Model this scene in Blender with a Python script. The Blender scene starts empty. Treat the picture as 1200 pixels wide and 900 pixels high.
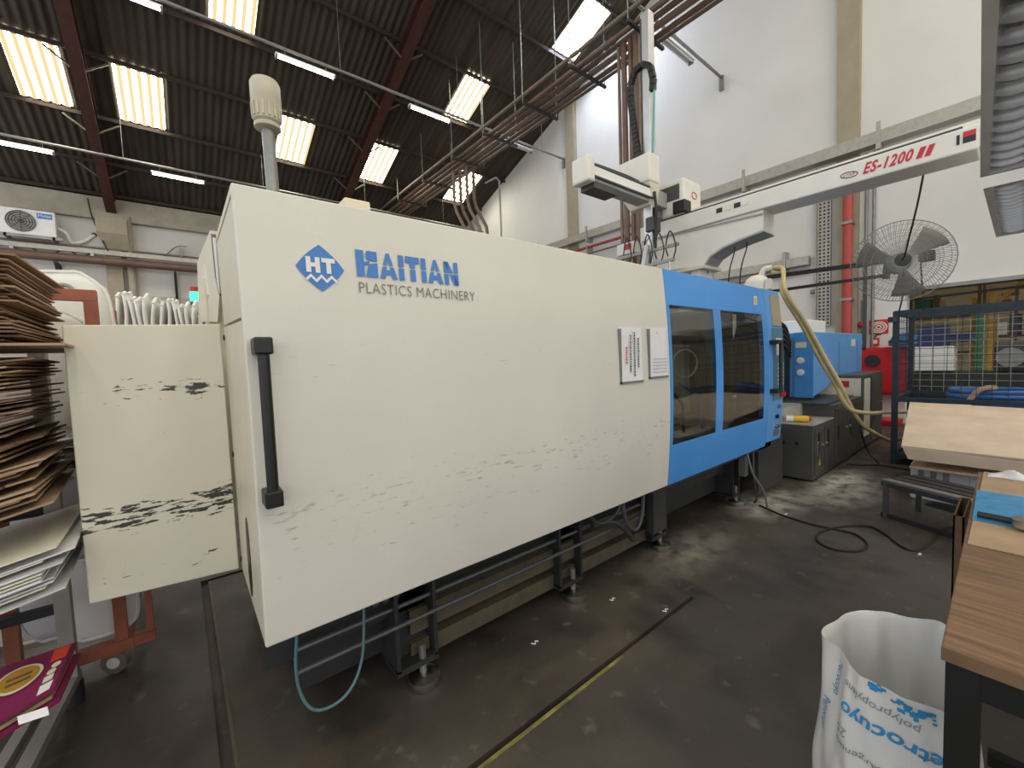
import bpy, math, random
from mathutils import Vector as V, Matrix
random.seed(7)
R = random.Random(11)
sc = bpy.context.scene
col = sc.collection

# ------------------------------------------------------------------ camera
YAW, PIT, ROL, FPX, CAMZ = math.radians(51.128), math.radians(3.3506), math.radians(-2.0889), 483.92, 1.6
FW = V((math.cos(YAW)*math.cos(PIT), math.sin(YAW)*math.cos(PIT), -math.sin(PIT)))
_r = V((math.sin(YAW), -math.cos(YAW), 0)); _u = _r.cross(FW)
RT = _r*math.cos(ROL) + _u*math.sin(ROL); UP = -_r*math.sin(ROL) + _u*math.cos(ROL)
CAM = V((0, 0, CAMZ))
cd = bpy.data.cameras.new('camera'); cam = bpy.data.objects.new('camera', cd); col.objects.link(cam)
m = Matrix((RT, UP, -FW)).transposed().to_4x4(); m.translation = CAM
cam.matrix_world = m
cd.sensor_fit = 'HORIZONTAL'; cd.sensor_width = 36; cd.lens = 36*FPX/1200; cd.clip_start = .02; cd.clip_end = 200
sc.camera = cam

def px(x, y, ax, v):
    """where the ray through photo pixel x,y meets the plane ax = v"""
    d = FW + RT*((x-600)/FPX) - UP*((y-450)/FPX)
    i = 'xyz'.index(ax)
    return CAM + d*((v-CAM[i])/d[i])

# ------------------------------------------------------------------ light
w = bpy.data.worlds.new('world'); sc.world = w; w.use_nodes = True
bg = w.node_tree.nodes['Background']; bg.inputs[0].default_value = (.95, .97, 1.0, 1); bg.inputs[1].default_value = .72
sc.view_settings.view_transform = 'Standard'; sc.view_settings.look = 'None'
sc.view_settings.exposure = 0.85; sc.view_settings.gamma = 1; sc.view_settings.use_curve_mapping = False
SKY_STRENGTH = 16.0

# ------------------------------------------------------------------ materials
def lin(h):
    h = h.lstrip('#'); c = [int(h[i:i+2], 16)/255 for i in (0, 2, 4)]
    return tuple((x/12.92 if x <= .04045 else ((x+.055)/1.055)**2.4) for x in c)
MATS = {}
def mat(name, hexc, rough=.5, metal=0, var=.12, vscale=6, bump=0, bscale=60, emit=0, spec=.5, stretch=None):
    if name in MATS: return MATS[name]
    mt = bpy.data.materials.new(name); mt.use_nodes = True
    nt = mt.node_tree; b = nt.nodes['Principled BSDF']; c = lin(hexc)
    b.inputs['Roughness'].default_value = rough; b.inputs['Metallic'].default_value = metal
    b.inputs['Specular IOR Level'].default_value = spec
    tc = nt.nodes.new('ShaderNodeTexCoord'); vec = tc.outputs['Object']
    if stretch:
        mp = nt.nodes.new('ShaderNodeMapping'); mp.inputs['Scale'].default_value = stretch
        nt.links.new(vec, mp.inputs[0]); vec = mp.outputs[0]
    n = nt.nodes.new('ShaderNodeTexNoise'); n.inputs['Scale'].default_value = vscale; n.inputs['Detail'].default_value = 6
    nt.links.new(vec, n.inputs['Vector'])
    r = nt.nodes.new('ShaderNodeValToRGB')
    r.color_ramp.elements[0].position = .3; r.color_ramp.elements[1].position = .7
    r.color_ramp.elements[0].color = (*[x*(1-var) for x in c], 1); r.color_ramp.elements[1].color = (*[min(1, x*(1+var)) for x in c], 1)
    nt.links.new(n.outputs['Fac'], r.inputs[0]); nt.links.new(r.outputs[0], b.inputs['Base Color'])
    if bump:
        n2 = nt.nodes.new('ShaderNodeTexNoise'); n2.inputs['Scale'].default_value = bscale; n2.inputs['Detail'].default_value = 4
        nt.links.new(vec, n2.inputs['Vector'])
        bp = nt.nodes.new('ShaderNodeBump'); bp.inputs['Strength'].default_value = bump; bp.inputs['Distance'].default_value = .02
        nt.links.new(n2.outputs['Fac'], bp.inputs['Height']); nt.links.new(bp.outputs[0], b.inputs['Normal'])
    if emit:
        b.inputs['Emission Color'].default_value = (*c, 1); b.inputs['Emission Strength'].default_value = emit
    MATS[name] = mt; mt['_b'] = 1
    return mt
def nodes(mt): return mt.node_tree.nodes, mt.node_tree.links, mt.node_tree.nodes['Principled BSDF']

def worn(name, hexc, chip, bands, rough=.38, amount=.66, spread=.07, faint=False):
    """paint with chipped, horizontally streaked patches round the given heights"""
    mt = mat(name, hexc, rough, var=.035, vscale=2.2, bump=.03, bscale=140)
    N, L, b = nodes(mt)
    base = b.inputs['Base Color'].links[0].from_socket
    tc = N.new('ShaderNodeTexCoord')
    mp = N.new('ShaderNodeMapping'); mp.inputs['Scale'].default_value = (15, 15, 75); L.new(tc.outputs['Object'], mp.inputs[0])
    nz = N.new('ShaderNodeTexNoise'); nz.inputs['Scale'].default_value = 1.0; nz.inputs['Detail'].default_value = 5; nz.inputs['Roughness'].default_value = .62
    L.new(mp.outputs[0], nz.inputs['Vector'])
    sp = N.new('ShaderNodeSeparateXYZ'); L.new(tc.outputs['Object'], sp.inputs[0])
    tot = None
    for (z, s) in bands:
        a = N.new('ShaderNodeMath'); a.operation = 'SUBTRACT'; L.new(sp.outputs['Z'], a.inputs[0]); a.inputs[1].default_value = z
        a2 = N.new('ShaderNodeMath'); a2.operation = 'ABSOLUTE'; L.new(a.outputs[0], a2.inputs[0])
        a3 = N.new('ShaderNodeMapRange'); L.new(a2.outputs[0], a3.inputs['Value']); a3.inputs['From Min'].default_value = 0; a3.inputs['From Max'].default_value = spread*1.3
        a3.inputs['To Min'].default_value = s; a3.inputs['To Max'].default_value = 0
        if tot is None: tot = a3.outputs[0]
        else:
            q = N.new('ShaderNodeMath'); q.operation = 'ADD'; L.new(tot, q.inputs[0]); L.new(a3.outputs[0], q.inputs[1]); tot = q.outputs[0]
    n3 = N.new('ShaderNodeTexNoise'); n3.inputs['Scale'].default_value = 5.5; L.new(tc.outputs['Object'], n3.inputs['Vector'])
    k = N.new('ShaderNodeMath'); k.operation = 'MULTIPLY'; L.new(tot, k.inputs[0]); L.new(n3.outputs['Fac'], k.inputs[1])
    s = N.new('ShaderNodeMath'); s.operation = 'ADD'; L.new(nz.outputs['Fac'], s.inputs[0]); L.new(k.outputs[0], s.inputs[1])
    g = N.new('ShaderNodeMapRange'); L.new(s.outputs[0], g.inputs['Value']); g.inputs['From Min'].default_value = amount; g.inputs['From Max'].default_value = amount+(.14 if faint else .02)
    mx = N.new('ShaderNodeMixRGB'); L.new(g.outputs[0], mx.inputs[0]); L.new(base, mx.inputs[1]); mx.inputs[2].default_value = (*lin(chip), 1)
    L.new(mx.outputs[0], b.inputs['Base Color'])
    return mt

M = dict(
    cream=worn('machine_cream_paint', '#d6d3ca', '#a59c88', [(1.12, .26), (.95, .2), (1.6, .1)], amount=.70, spread=.1, faint=True),
    cream_end=worn('end_guard_cream_paint', '#dbd7c6', '#3c3b38', [(1.06, .42), (.99, .3), (1.53, .34), (.79, .22)], amount=.725, spread=.06),
    cream2=mat('inner_cream_paint', '#d8d0ba', .4, var=.04),
    blue=mat('blue_paint', '#4c97e4', .36, var=.05, vscale=3),
    blue2=mat('pale_blue_paint', '#609fdf', .4, var=.06, vscale=3),
    panel=mat('control_panel_teal', '#4e7f99', .4, var=.06),
    dark=mat('dark_grey_paint', '#3a3b3d', .45, var=.15, vscale=5),
    dark2=mat('charcoal_frame_paint', '#2a2b2c', .55, var=.25, vscale=5),
    black=mat('black_plastic', '#141414', .4, var=.2),
    rubber=mat('black_rubber', '#1b1b1b', .7, var=.2),
    steel=mat('bright_steel', '#b9b8b2', .3, 1, var=.1),
    greysteel=mat('grey_steel', '#8b8b88', .45, .6, var=.12),
    galv=mat('galvanised_steel', '#a9a69d', .45, .5, var=.12, vscale=12),
    alu=mat('aluminium', '#c9cacb', .32, .8, var=.05),
    olive=mat('dirty_channel_steel', '#5d5646', .6, .2, var=.25, vscale=8),
    white=mat('white_plastic', '#e4e4e0', .4, var=.04),
    moulded=mat('white_moulded_plastic', '#e9e8e4', .35, var=.05, vscale=5, bump=.05, bscale=12),
    offwhite=mat('robot_white_paint', '#dcdad2', .38, var=.04),
    robotgrey=mat('robot_grey_paint', '#9c9d9c', .42, var=.05),
    tan=mat('robot_beige_cover', '#d2cbb8', .42, var=.05),
    purl=mat('dark_brown_steel', '#33231c', .7, var=.25, vscale=7),
    redpipe=mat('faded_red_pipe', '#a8433b', .5, var=.1),
    mouldgrey=mat('mould_grey', '#c4c0b4', .5, var=.2, vscale=4),
    red=mat('red_paint', '#c01a22', .4, var=.08),
    rust=mat('red_oxide_steel', '#45231b', .6, var=.25, vscale=7),
    rust2=mat('cart_red_primer', '#98553f', .55, var=.18, vscale=9),
    pipe=mat('brown_painted_pipe', '#685145', .5, var=.18, vscale=4),
    pipe2=mat('tan_pipe', '#75665a', .5, var=.15, vscale=4),
    paper=mat('white_paper', '#e6e6ea', .6, var=.04, vscale=20),
    ink=mat('black_ink', '#2d2d33', .7, var=.1),
    redink=mat('red_ink', '#c22a3c', .6, var=.05),
    logo=mat('logo_blue', '#3f7cc4', .45, var=.04),
    logogrey=mat('logo_grey', '#77756f', .5, var=.04),
    yellow=mat('yellow_plastic', '#e6b81e', .4, var=.06),
    yellowp=mat('worn_yellow_paint', '#77703a', .6, var=.7, vscale=9),
    hose=mat('beige_hose', '#c2b48a', .35, var=.1, vscale=14),
    card=mat('brown_cardboard', '#93755a', .75, var=.16, vscale=9, bump=.08, bscale=90),
    card2=mat('light_cardboard', '#b0967a', .75, var=.12, vscale=9),
    card3=mat('dark_cardboard', '#70563f', .8, var=.2, vscale=9),
    card4=mat('pale_cardboard', '#d0bca6', .75, var=.1, vscale=4, bump=.06, bscale=40),
    magenta=mat('magenta_carton_print', '#7c2350', .4, var=.12, vscale=6),
    cage=mat('cage_blue_steel', '#24343f', .5, .2, var=.2, vscale=8),
    greenp=mat('green_paint', '#2f6a4a', .5, var=.15),
    navy=mat('navy_plastic', '#23305f', .45, var=.15),
    bluehose=mat('blue_hose', '#2c5d9c', .35, var=.12),
    yel2=mat('yellow_ochre_paint', '#b98e2e', .5, var=.15),
    teal2=mat('dull_teal_tube', '#53777a', .4, var=.1),
    teal=mat('teal_air_tube', '#5fa3a6', .35, var=.1),
    copper=mat('tube_grey', '#55585a', .4, .3, var=.1),
    cabinet=mat('cabinet_charcoal', '#4b4b4a', .42, var=.1, vscale=4),
    worktop=mat('dusty_steel_top', '#a5a5a0', .45, 0, var=.15, vscale=8),
    crate=mat('grey_white_crate', '#c9cbcc', .45, var=.05),
    concrete=mat('bare_concrete', '#a8a090', .8, var=.12, vscale=3, bump=.1, bscale=30),
    concrete2=mat('tan_painted_concrete', '#9f9580', .75, var=.08, vscale=3, bump=.06, bscale=30),
    label=mat('pale_label', '#dcd9c8', .5, var=.05),
    gauge=mat('gauge_face', '#e8e8e2', .25, var=.03),
    green_led=mat('green_signal', '#25d06a', .4, emit=3.0),
    tube=mat('lit_fluorescent_tube', '#f4f6ff', .4, emit=14.0),
    tube_off=mat('unlit_tube', '#dfe3ea', .3, var=.02),
    canister=mat('weathered_canister_plastic', '#b9b3a0', .55, var=.12, vscale=10),
)

def build_special():
    # wood bench top
    mt = mat('worn_bench_wood', '#7c614a', .55, var=.35, vscale=2.2, stretch=(20, 1.6, 2), bump=.06, bscale=8); M['wood'] = mt
    # glass pane: smoked
    g = bpy.data.materials.new('smoked_window'); g.use_nodes = True; N, L = g.node_tree.nodes, g.node_tree.links
    N.remove(N['Principled BSDF'])
    t = N.new('ShaderNodeBsdfTransparent'); t.inputs[0].default_value = (.60, .61, .58, 1)
    gl = N.new('ShaderNodeBsdfGlossy'); gl.inputs['Roughness'].default_value = .03; gl.inputs[0].default_value = (.9, .9, .9, 1)
    fr = N.new('ShaderNodeFresnel'); fr.inputs[0].default_value = 1.65
    ge = N.new('ShaderNodeNewGeometry'); iv = N.new('ShaderNodeMath'); iv.operation = 'SUBTRACT'; iv.inputs[0].default_value = 1; L.new(ge.outputs['Backfacing'], iv.inputs[1])
    fm = N.new('ShaderNodeMath'); fm.operation = 'MULTIPLY'; L.new(fr.outputs[0], fm.inputs[0]); L.new(iv.outputs[0], fm.inputs[1])   # one reflection per pane, at its outer face
    mx = N.new('ShaderNodeMixShader'); L.new(fm.outputs[0], mx.inputs[0]); L.new(t.outputs[0], mx.inputs[1]); L.new(gl.outputs[0], mx.inputs[2])
    L.new(mx.outputs[0], N['Material Output'].inputs[0]); M['glass'] = g
    # translucent bag film
    f = mat('bag_film', '#e3e3e1', .32, var=.05, vscale=9, bump=.25, bscale=9); N, L, b = nodes(f)
    tr = N.new('ShaderNodeBsdfTranslucent'); tr.inputs[0].default_value = (.8, .8, .8, 1)
    mx = N.new('ShaderNodeMixShader'); mx.inputs[0].default_value = .25
    L.new(b.outputs[0], mx.inputs[1]); L.new(tr.outputs[0], mx.inputs[2]); L.new(mx.outputs[0], N['Material Output'].inputs[0]); M['film'] = f
    # floor
    f = mat('oily_concrete_floor', '#48433d', .45, var=.32, vscale=.9, bump=.06, bscale=26); N, L, b = nodes(f)
    base = b.inputs['Base Color'].links[0].from_socket
    tc = N.new('ShaderNodeTexCoord')
    def noise(scale, detail=5, vec=None, st=None):
        n = N.new('ShaderNodeTexNoise'); n.inputs['Scale'].default_value = scale; n.inputs['Detail'].default_value = detail
        if st:
            mp = N.new('ShaderNodeMapping'); mp.inputs['Scale'].default_value = st; L.new(tc.outputs['Object'], mp.inputs[0]); L.new(mp.outputs[0], n.inputs['Vector'])
        else: L.new(tc.outputs['Object'], n.inputs['Vector'])
        return n.outputs['Fac']
    def ramp(src, a, bb, lo=0, hi=1):
        r = N.new('ShaderNodeMapRange'); L.new(src, r.inputs['Value']); r.inputs['From Min'].default_value = a; r.inputs['From Max'].default_value = bb
        r.inputs['To Min'].default_value = lo; r.inputs['To Max'].default_value = hi; return r.outputs[0]
    def mixc(fac, c1, c2):
        q = N.new('ShaderNodeMixRGB'); L.new(fac, q.inputs[0]); L.new(c1, q.inputs[1]); q.inputs[2].default_value = (*lin(c2), 1); return q.outputs[0]
    def mul(a, bb):
        q = N.new('ShaderNodeMath'); q.operation = 'MULTIPLY'; L.new(a, q.inputs[0]); L.new(bb, q.inputs[1]); return q.outputs[0]
    c = mixc(ramp(noise(1.7, 7, st=(1.6, 1, 1)), .5, .68, 0, .75), base, '#2b2826')         # oil stains
    c = mixc(ramp(noise(2.3, 6, st=(.8, 1.4, 1)), .55, .72, 0, .55), c, '#5f5041')           # brown dust
    c = mixc(ramp(noise(9, 8), .62, .75, 0, .35), c, '#8c877d')                              # scuffs
    # spilled white powder beside the injection unit cabinets
    def powder(cx, cy, rx, ry):
        mp = N.new('ShaderNodeMapping'); mp.inputs['Location'].default_value = (-cx/rx, -cy/ry, 0); mp.inputs['Scale'].default_value = (1/rx, 1/ry, 0)
        L.new(tc.outputs['Object'], mp.inputs[0])
        ln = N.new('ShaderNodeVectorMath'); ln.operation = 'LENGTH'; L.new(mp.outputs[0], ln.inputs[0])
        return ramp(ln.outputs['Value'], 1, .1)
    for (cx, cy, rx, ry, s) in [(5.9, 1.25, 1.1, .42, .95), (4.75, 1.65, .7, .4, .8), (3.2, 1.7, .8, .35, .35), (6.2, 1.35, .5, .15, 1.0)]:
        fac = mul(powder(cx, cy, rx, ry), ramp(noise(6, 8), .30, .58, 0, s))
        c = mixc(fac, c, '#c9c7c0')
    L.new(c, b.inputs['Base Color'])
    L.new(ramp(noise(1.3, 6), .35, .65, .30, .58), b.inputs['Roughness'])
    M['floor'] = f
    # walls
    M['wall_end'] = mat('end_wall_paint', '#d9d8d5', .8, var=.05, vscale=.7, bump=.12, bscale=5)
    f = mat('back_wall_paint', '#cfcdc8', .8, var=.05, vscale=.6, bump=.08, bscale=6); N, L, b = nodes(f)
    base = b.inputs['Base Color'].links[0].from_socket
    tc = N.new('ShaderNodeTexCoord'); sp = N.new('ShaderNodeSeparateXYZ'); L.new(tc.outputs['Object'], sp.inputs[0])
    r = N.new('ShaderNodeMapRange'); L.new(sp.outputs['Z'], r.inputs['Value']); r.inputs['From Min'].default_value = 4.28; r.inputs['From Max'].default_value = 4.32
    q = N.new('ShaderNodeMixRGB'); L.new(r.outputs[0], q.inputs[0]); q.inputs[1].default_value = (*lin('#b5b0a8'), 1); L.new(base, q.inputs[2]); L.new(q.outputs[0], b.inputs['Base Color'])
    M['wall_back'] = f
    M['yroom'] = mat('store_room_paint', '#cdbf92', .8, var=.08, vscale=.9)
    # roof sheets
    M['roof'] = mat('sooty_fibre_cement', '#40382c', .85, var=.35, vscale=1.3, stretch=(3, .35, .35), bump=.05, bscale=20)
    # skylight sheets: translucent ribbed plastic, lit from outside, rib shading painted into the glow as stripes
    for nm, hx, st in (('skylight_sheet', '#fff7e2', SKY_STRENGTH), ('clear_skylight_sheet', '#dde8ff', SKY_STRENGTH*3.0)):
        f = bpy.data.materials.new(nm); f.use_nodes = True; N, L = f.node_tree.nodes, f.node_tree.links
        N.remove(N['Principled BSDF'])
        e = N.new('ShaderNodeEmission'); e.inputs['Strength'].default_value = st
        tc = N.new('ShaderNodeTexCoord'); sp = N.new('ShaderNodeSeparateXYZ'); L.new(tc.outputs['Object'], sp.inputs[0])
        a = N.new('ShaderNodeMath'); a.operation = 'MULTIPLY'; a.inputs[1].default_value = 2*math.pi/PITCH; L.new(sp.outputs['X'], a.inputs[0])
        s = N.new('ShaderNodeMath'); s.operation = 'COSINE'; L.new(a.outputs[0], s.inputs[0])
        r = N.new('ShaderNodeValToRGB'); r.color_ramp.elements[0].position = .36; r.color_ramp.elements[0].color = (*[x*.05 for x in lin('#d8c08a')], 1)
        r.color_ramp.elements[1].position = .80; r.color_ramp.elements[1].color = (*lin(hx), 1)
        mr = N.new('ShaderNodeMapRange'); L.new(s.outputs[0], mr.inputs['Value']); mr.inputs['From Min'].default_value = -1; mr.inputs['From Max'].default_value = 1
        L.new(mr.outputs[0], r.inputs[0]); L.new(r.outputs[0], e.inputs[0]); L.new(e.outputs[0], N['Material Output'].inputs[0])
        M[nm] = f
PITCH = .19
build_special()

# ------------------------------------------------------------------ mesh helpers
WL = {}
class MB:
    def __init__(s): s.v = []; s.f = []
    def add(s, vs, fs):
        o = len(s.v); s.v += [V(p) for p in vs]; s.f += [tuple(o+i for i in f) for f in fs]; return s
    def box(s, x0, x1, y0, y1, z0, z1):
        return s.add([(x0,y0,z0),(x1,y0,z0),(x1,y1,z0),(x0,y1,z0),(x0,y0,z1),(x1,y0,z1),(x1,y1,z1),(x0,y1,z1)],
                     [(0,3,2,1),(4,5,6,7),(0,1,5,4),(1,2,6,5),(2,3,7,6),(3,0,4,7)])
    def hexa(s, b, t):
        """eight corners: four bottom, four top, same turning sense"""
        return s.add(list(b)+list(t), [(0,3,2,1),(4,5,6,7),(0,1,5,4),(1,2,6,5),(2,3,7,6),(3,0,4,7)])
    def obox(s, c, ax, ay, az, hx, hy, hz):
        c = V(c); ax, ay, az = V(ax).normalized()*hx, V(ay).normalized()*hy, V(az).normalized()*hz
        return s.hexa([c-ax-ay-az, c+ax-ay-az, c+ax+ay-az, c-ax+ay-az], [c-ax-ay+az, c+ax-ay+az, c+ax+ay+az, c-ax+ay+az])
    def bar(s, a, b, w, h, up=(0,0,1)):
        a, b = V(a), V(b); d = (b-a); l = d.length; d.normalize()
        side = d.cross(V(up))
        if side.length < 1e-4: side = d.cross(V((1,0,0)))
        side.normalize(); u = side.cross(d)
        return s.obox((a+b)/2, d, side, u, l/2, w/2, h/2)
    def ring(s, c, d, r, n):
        d = V(d).normalized(); a = d.orthogonal().normalized(); b = d.cross(a)
        return [V(c)+(a*math.cos(2*math.pi*i/n)+b*math.sin(2*math.pi*i/n))*r for i in range(n)]
    def cyl(s, a, b, r0, r1=None, n=14, cap=True):
        a, b = V(a), V(b); r1 = r0 if r1 is None else r1
        A, B = s.ring(a, b-a, r0, n), s.ring(b, b-a, r1, n)
        f = [(i, (i+1) % n, n+(i+1) % n, n+i) for i in range(n)]
        if cap: f += [tuple(range(n-1, -1, -1)), tuple(range(n, 2*n))]
        return s.add(A+B, f)
    def tube(s, pts, r, n=8, res=5, closed=False, smooth=True):
        P = [V(p) for p in pts]
        if smooth and len(P) > 2:
            Q = []; k = len(P)
            for i in range(k if closed else k-1):
                p1, p2 = P[i], P[(i+1) % k]
                p0 = P[i-1] if (i > 0 or closed) else p1*2-p2
                p3 = P[(i+2) % k] if (i+2 < k or closed) else p2*2-p1
                for j in range(res):
                    t = j/res
                    Q.append(.5*((2*p1)+(p2-p0)*t+(2*p0-5*p1+4*p2-p3)*t*t+(3*p1-p0-3*p2+p3)*t**3))
            if not closed: Q.append(P[-1])
            P = Q
        k = len(P); nrm = None; vs = []
        for i in range(k):
            d = (P[(i+1) % k]-P[i-1]) if (closed or 0 < i < k-1) else (P[1]-P[0] if i == 0 else P[-1]-P[-2])
            d.normalize()
            nrm = d.orthogonal().normalized() if nrm is None else (nrm-d*nrm.dot(d)).normalized()
            b = d.cross(nrm)
            vs += [P[i]+(nrm*math.cos(2*math.pi*j/n)+b*math.sin(2*math.pi*j/n))*r for j in range(n)]
        fs = []
        for i in range(k if closed else k-1):
            o, q = i*n, ((i+1) % k)*n
            fs += [(o+j, o+(j+1) % n, q+(j+1) % n, q+j) for j in range(n)]
        if not closed: fs += [tuple(range(n-1, -1, -1)), tuple(range((k-1)*n, k*n))]
        return s.add(vs, fs)
    def prism(s, poly, ax, a, b):
        """2-d polygon in the plane across axis ax, extruded from a to b"""
        def P(p, t): return {'x': (t, p[0], p[1]), 'y': (p[0], t, p[1]), 'z': (p[0], p[1], t)}[ax]
        n = len(poly)
        return s.add([P(p, a) for p in poly]+[P(p, b) for p in poly],
                     [tuple(range(n-1, -1, -1)), tuple(range(n, 2*n))]+[(i, (i+1) % n, n+(i+1) % n, n+i) for i in range(n)])
    def lathe(s, prof, c, axis=(0,0,1), n=20):
        """profile of (radius, height along axis)"""
        c = V(c); d = V(axis).normalized(); vs = []; k = len(prof)
        for r, h in prof: vs += s.ring(c+d*h, d, max(r, 1e-4), n)
        fs = [(i*n+j, i*n+(j+1) % n, (i+1)*n+(j+1) % n, (i+1)*n+j) for i in range(k-1) for j in range(n)]
        fs += [tuple(range(n-1, -1, -1)), tuple(range((k-1)*n, k*n))]
        return s.add(vs, fs)
    def grid(s, fn, nu, nv, thick=None):
        vs = [V(fn(i/nu, j/nv)) for j in range(nv+1) for i in range(nu+1)]
        fs = [(j*(nu+1)+i, j*(nu+1)+i+1, (j+1)*(nu+1)+i+1, (j+1)*(nu+1)+i) for j in range(nv) for i in range(nu)]
        return s.add(vs, fs)
    def build(s, name, mt, parent=None, smooth=False, bevel=0, label=None, solid=0, kind=None):
        mt = M[mt] if isinstance(mt, str) else mt
        if parent is not None: loc = WL[parent.name]
        else:
            lo = V([min(p[i] for p in s.v) for i in range(3)]); hi = V([max(p[i] for p in s.v) for i in range(3)])
            loc = V(((lo.x+hi.x)/2, (lo.y+hi.y)/2, lo.z))
        me = bpy.data.meshes.new(name); me.from_pydata([tuple(p-loc) for p in s.v], [], s.f); me.update()
        import bmesh
        bm = bmesh.new(); bm.from_mesh(me); bmesh.ops.recalc_face_normals(bm, faces=bm.faces); bm.to_mesh(me); bm.free()
        me.materials.append(mt)
        if smooth:
            me.polygons.foreach_set('use_smooth', [True]*len(me.polygons)); me.set_sharp_from_angle(angle=math.radians(38))
        o = bpy.data.objects.new(name, me); col.objects.link(o)
        if parent is not None: o.parent = parent
        else: o.location = loc
        WL[o.name] = loc
        if solid:
            q = o.modifiers.new('solid', 'SOLIDIFY'); q.thickness = solid; q.offset = 0
        if bevel:
            q = o.modifiers.new('bevel', 'BEVEL'); q.width = bevel; q.segments = 2; q.limit_method = 'ANGLE'
        if label: o['label'] = label
        if kind: o['kind'] = kind
        return o
def thing(name, label, cat, loc, group=None):
    o = bpy.data.objects.new(name, None); col.objects.link(o); o.location = loc; o.empty_display_size = .1
    o['label'] = label; o['category'] = cat
    if group: o['group'] = group
    WL[o.name] = V(loc); return o
def tag(o, label, cat, group=None):
    o['label'] = label; o['category'] = cat
    if group: o['group'] = group
    return o
def struct(o, label=None):
    o['kind'] = 'structure'
    if label: o['label'] = label
    return o
def copy_tree(o, off, label=None, group=None, parent=None):
    c = o.copy(); col.objects.link(c); c.parent = parent
    if parent is None: c.location = o.location + V(off); WL[c.name] = WL[o.name]+V(off)
    if label: c['label'] = label
    if group: c['group'] = group
    for ch in [x for x in col.objects if x.parent == o]: copy_tree(ch, off, parent=c)
    return c
def text2d(s, size=1.0, shear=0.0, spacing=1.0, bold=0.0):
    cu = bpy.data.curves.new('t', 'FONT'); cu.body = s; cu.size = size; cu.shear = shear; cu.space_character = spacing; cu.offset = bold; cu.resolution_u = 3
    ob = bpy.data.objects.new('t', cu); me = bpy.data.meshes.new_from_object(ob)
    vs = [(v.co.x, v.co.y) for v in me.vertices]; fs = [tuple(p.vertices) for p in me.polygons]
    bpy.data.objects.remove(ob); bpy.data.curves.remove(cu); bpy.data.meshes.remove(me)
    return vs, fs
def text_on(s, o, ux, uy, width, height=None, shear=0, spacing=1.0, mb=None, nrm=None, off=.003, bold=0.0):
    """text whose box has its lower left corner at o, spread over the given width (and height)"""
    vs, fs = text2d(s, 1, shear, spacing, bold)
    x0, x1 = min(v[0] for v in vs), max(v[0] for v in vs); y0, y1 = min(v[1] for v in vs), max(v[1] for v in vs)
    k = width/(x1-x0); ky = height/(y1-y0) if height else k
    o, ux, uy = V(o), V(ux).normalized(), V(uy).normalized(); n = V(nrm) if nrm else ux.cross(uy); n.normalize()
    mb = mb or MB()
    return mb.add([o+ux*((a-x0)*k)+uy*((b-y0)*ky)+n*off for a, b in vs], fs)
X_, Y_, Z_ = V((1,0,0)), V((0,1,0)), V((0,0,1))

# ================================================================== THE HALL
XE, YB = 11.5, 19.4                       # end wall, back wall
ZR = lambda y: 14.66-.37*y                # roof slope above the machine
RIDGE, YF = 3.0, -13.4
ZR2 = lambda y: ZR(RIDGE)-.37*(RIDGE-y)   # other slope
X0 = -6.5
# floor with two recessed channels
def make_floor():
    xs = [X0, .03, .075, .30, 2.53, 18.5]; ys = [YF, 1.318, 1.345, 1.5, 3.86, 3.905, YB]
    def low(i, j):
        xm, ym = (xs[i]+xs[i+1])/2, (ys[j]+ys[j+1])/2
        return (.30 < xm < 2.53 and 1.318 < ym < 1.345) or (.03 < xm < .075 and 1.5 < ym < 3.905) or (.03 < xm < .30 and 3.86 < ym < 3.905)
    mb = MB(); D = -.03
    for i in range(len(xs)-1):
        for j in range(len(ys)-1):
            a, b, c, d = xs[i], xs[i+1], ys[j], ys[j+1]; z = D if low(i, j) else 0
            mb.add([(a,c,z),(b,c,z),(b,d,z),(a,d,z)], [(0,1,2,3)])
            if low(i, j):
                if not low(i-1, j): mb.add([(a,c,z),(a,d,z),(a,d,0),(a,c,0)], [(0,1,2,3)])
                if i+2 < len(xs) and not low(i+1, j): mb.add([(b,c,z),(b,d,z),(b,d,0),(b,c,0)], [(0,1,2,3)])
                if not low(i, j-1): mb.add([(a,c,z),(b,c,z),(b,c,0),(a,c,0)], [(0,1,2,3)])
                if j+2 < len(ys) and not low(i, j+1): mb.add([(a,d,z),(b,d,z),(b,d,0),(a,d,0)], [(0,1,2,3)])
    me = bpy.data.meshes.new('floor'); me.from_pydata([tuple(p) for p in mb.v], [], mb.f); me.materials.append(M['floor'])
    o = bpy.data.objects.new('floor', me); col.objects.link(o); struct(o)
    s = MB(); s.box(.3, 1.75, 1.300, 1.317, 0, .002); struct(s.build('trim_1', 'yellowp'))
    s = MB(); s.box(.076, .09, 1.5, 3.86, 0, .002); struct(s.build('trim_2', 'olive'))
make_floor()

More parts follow.
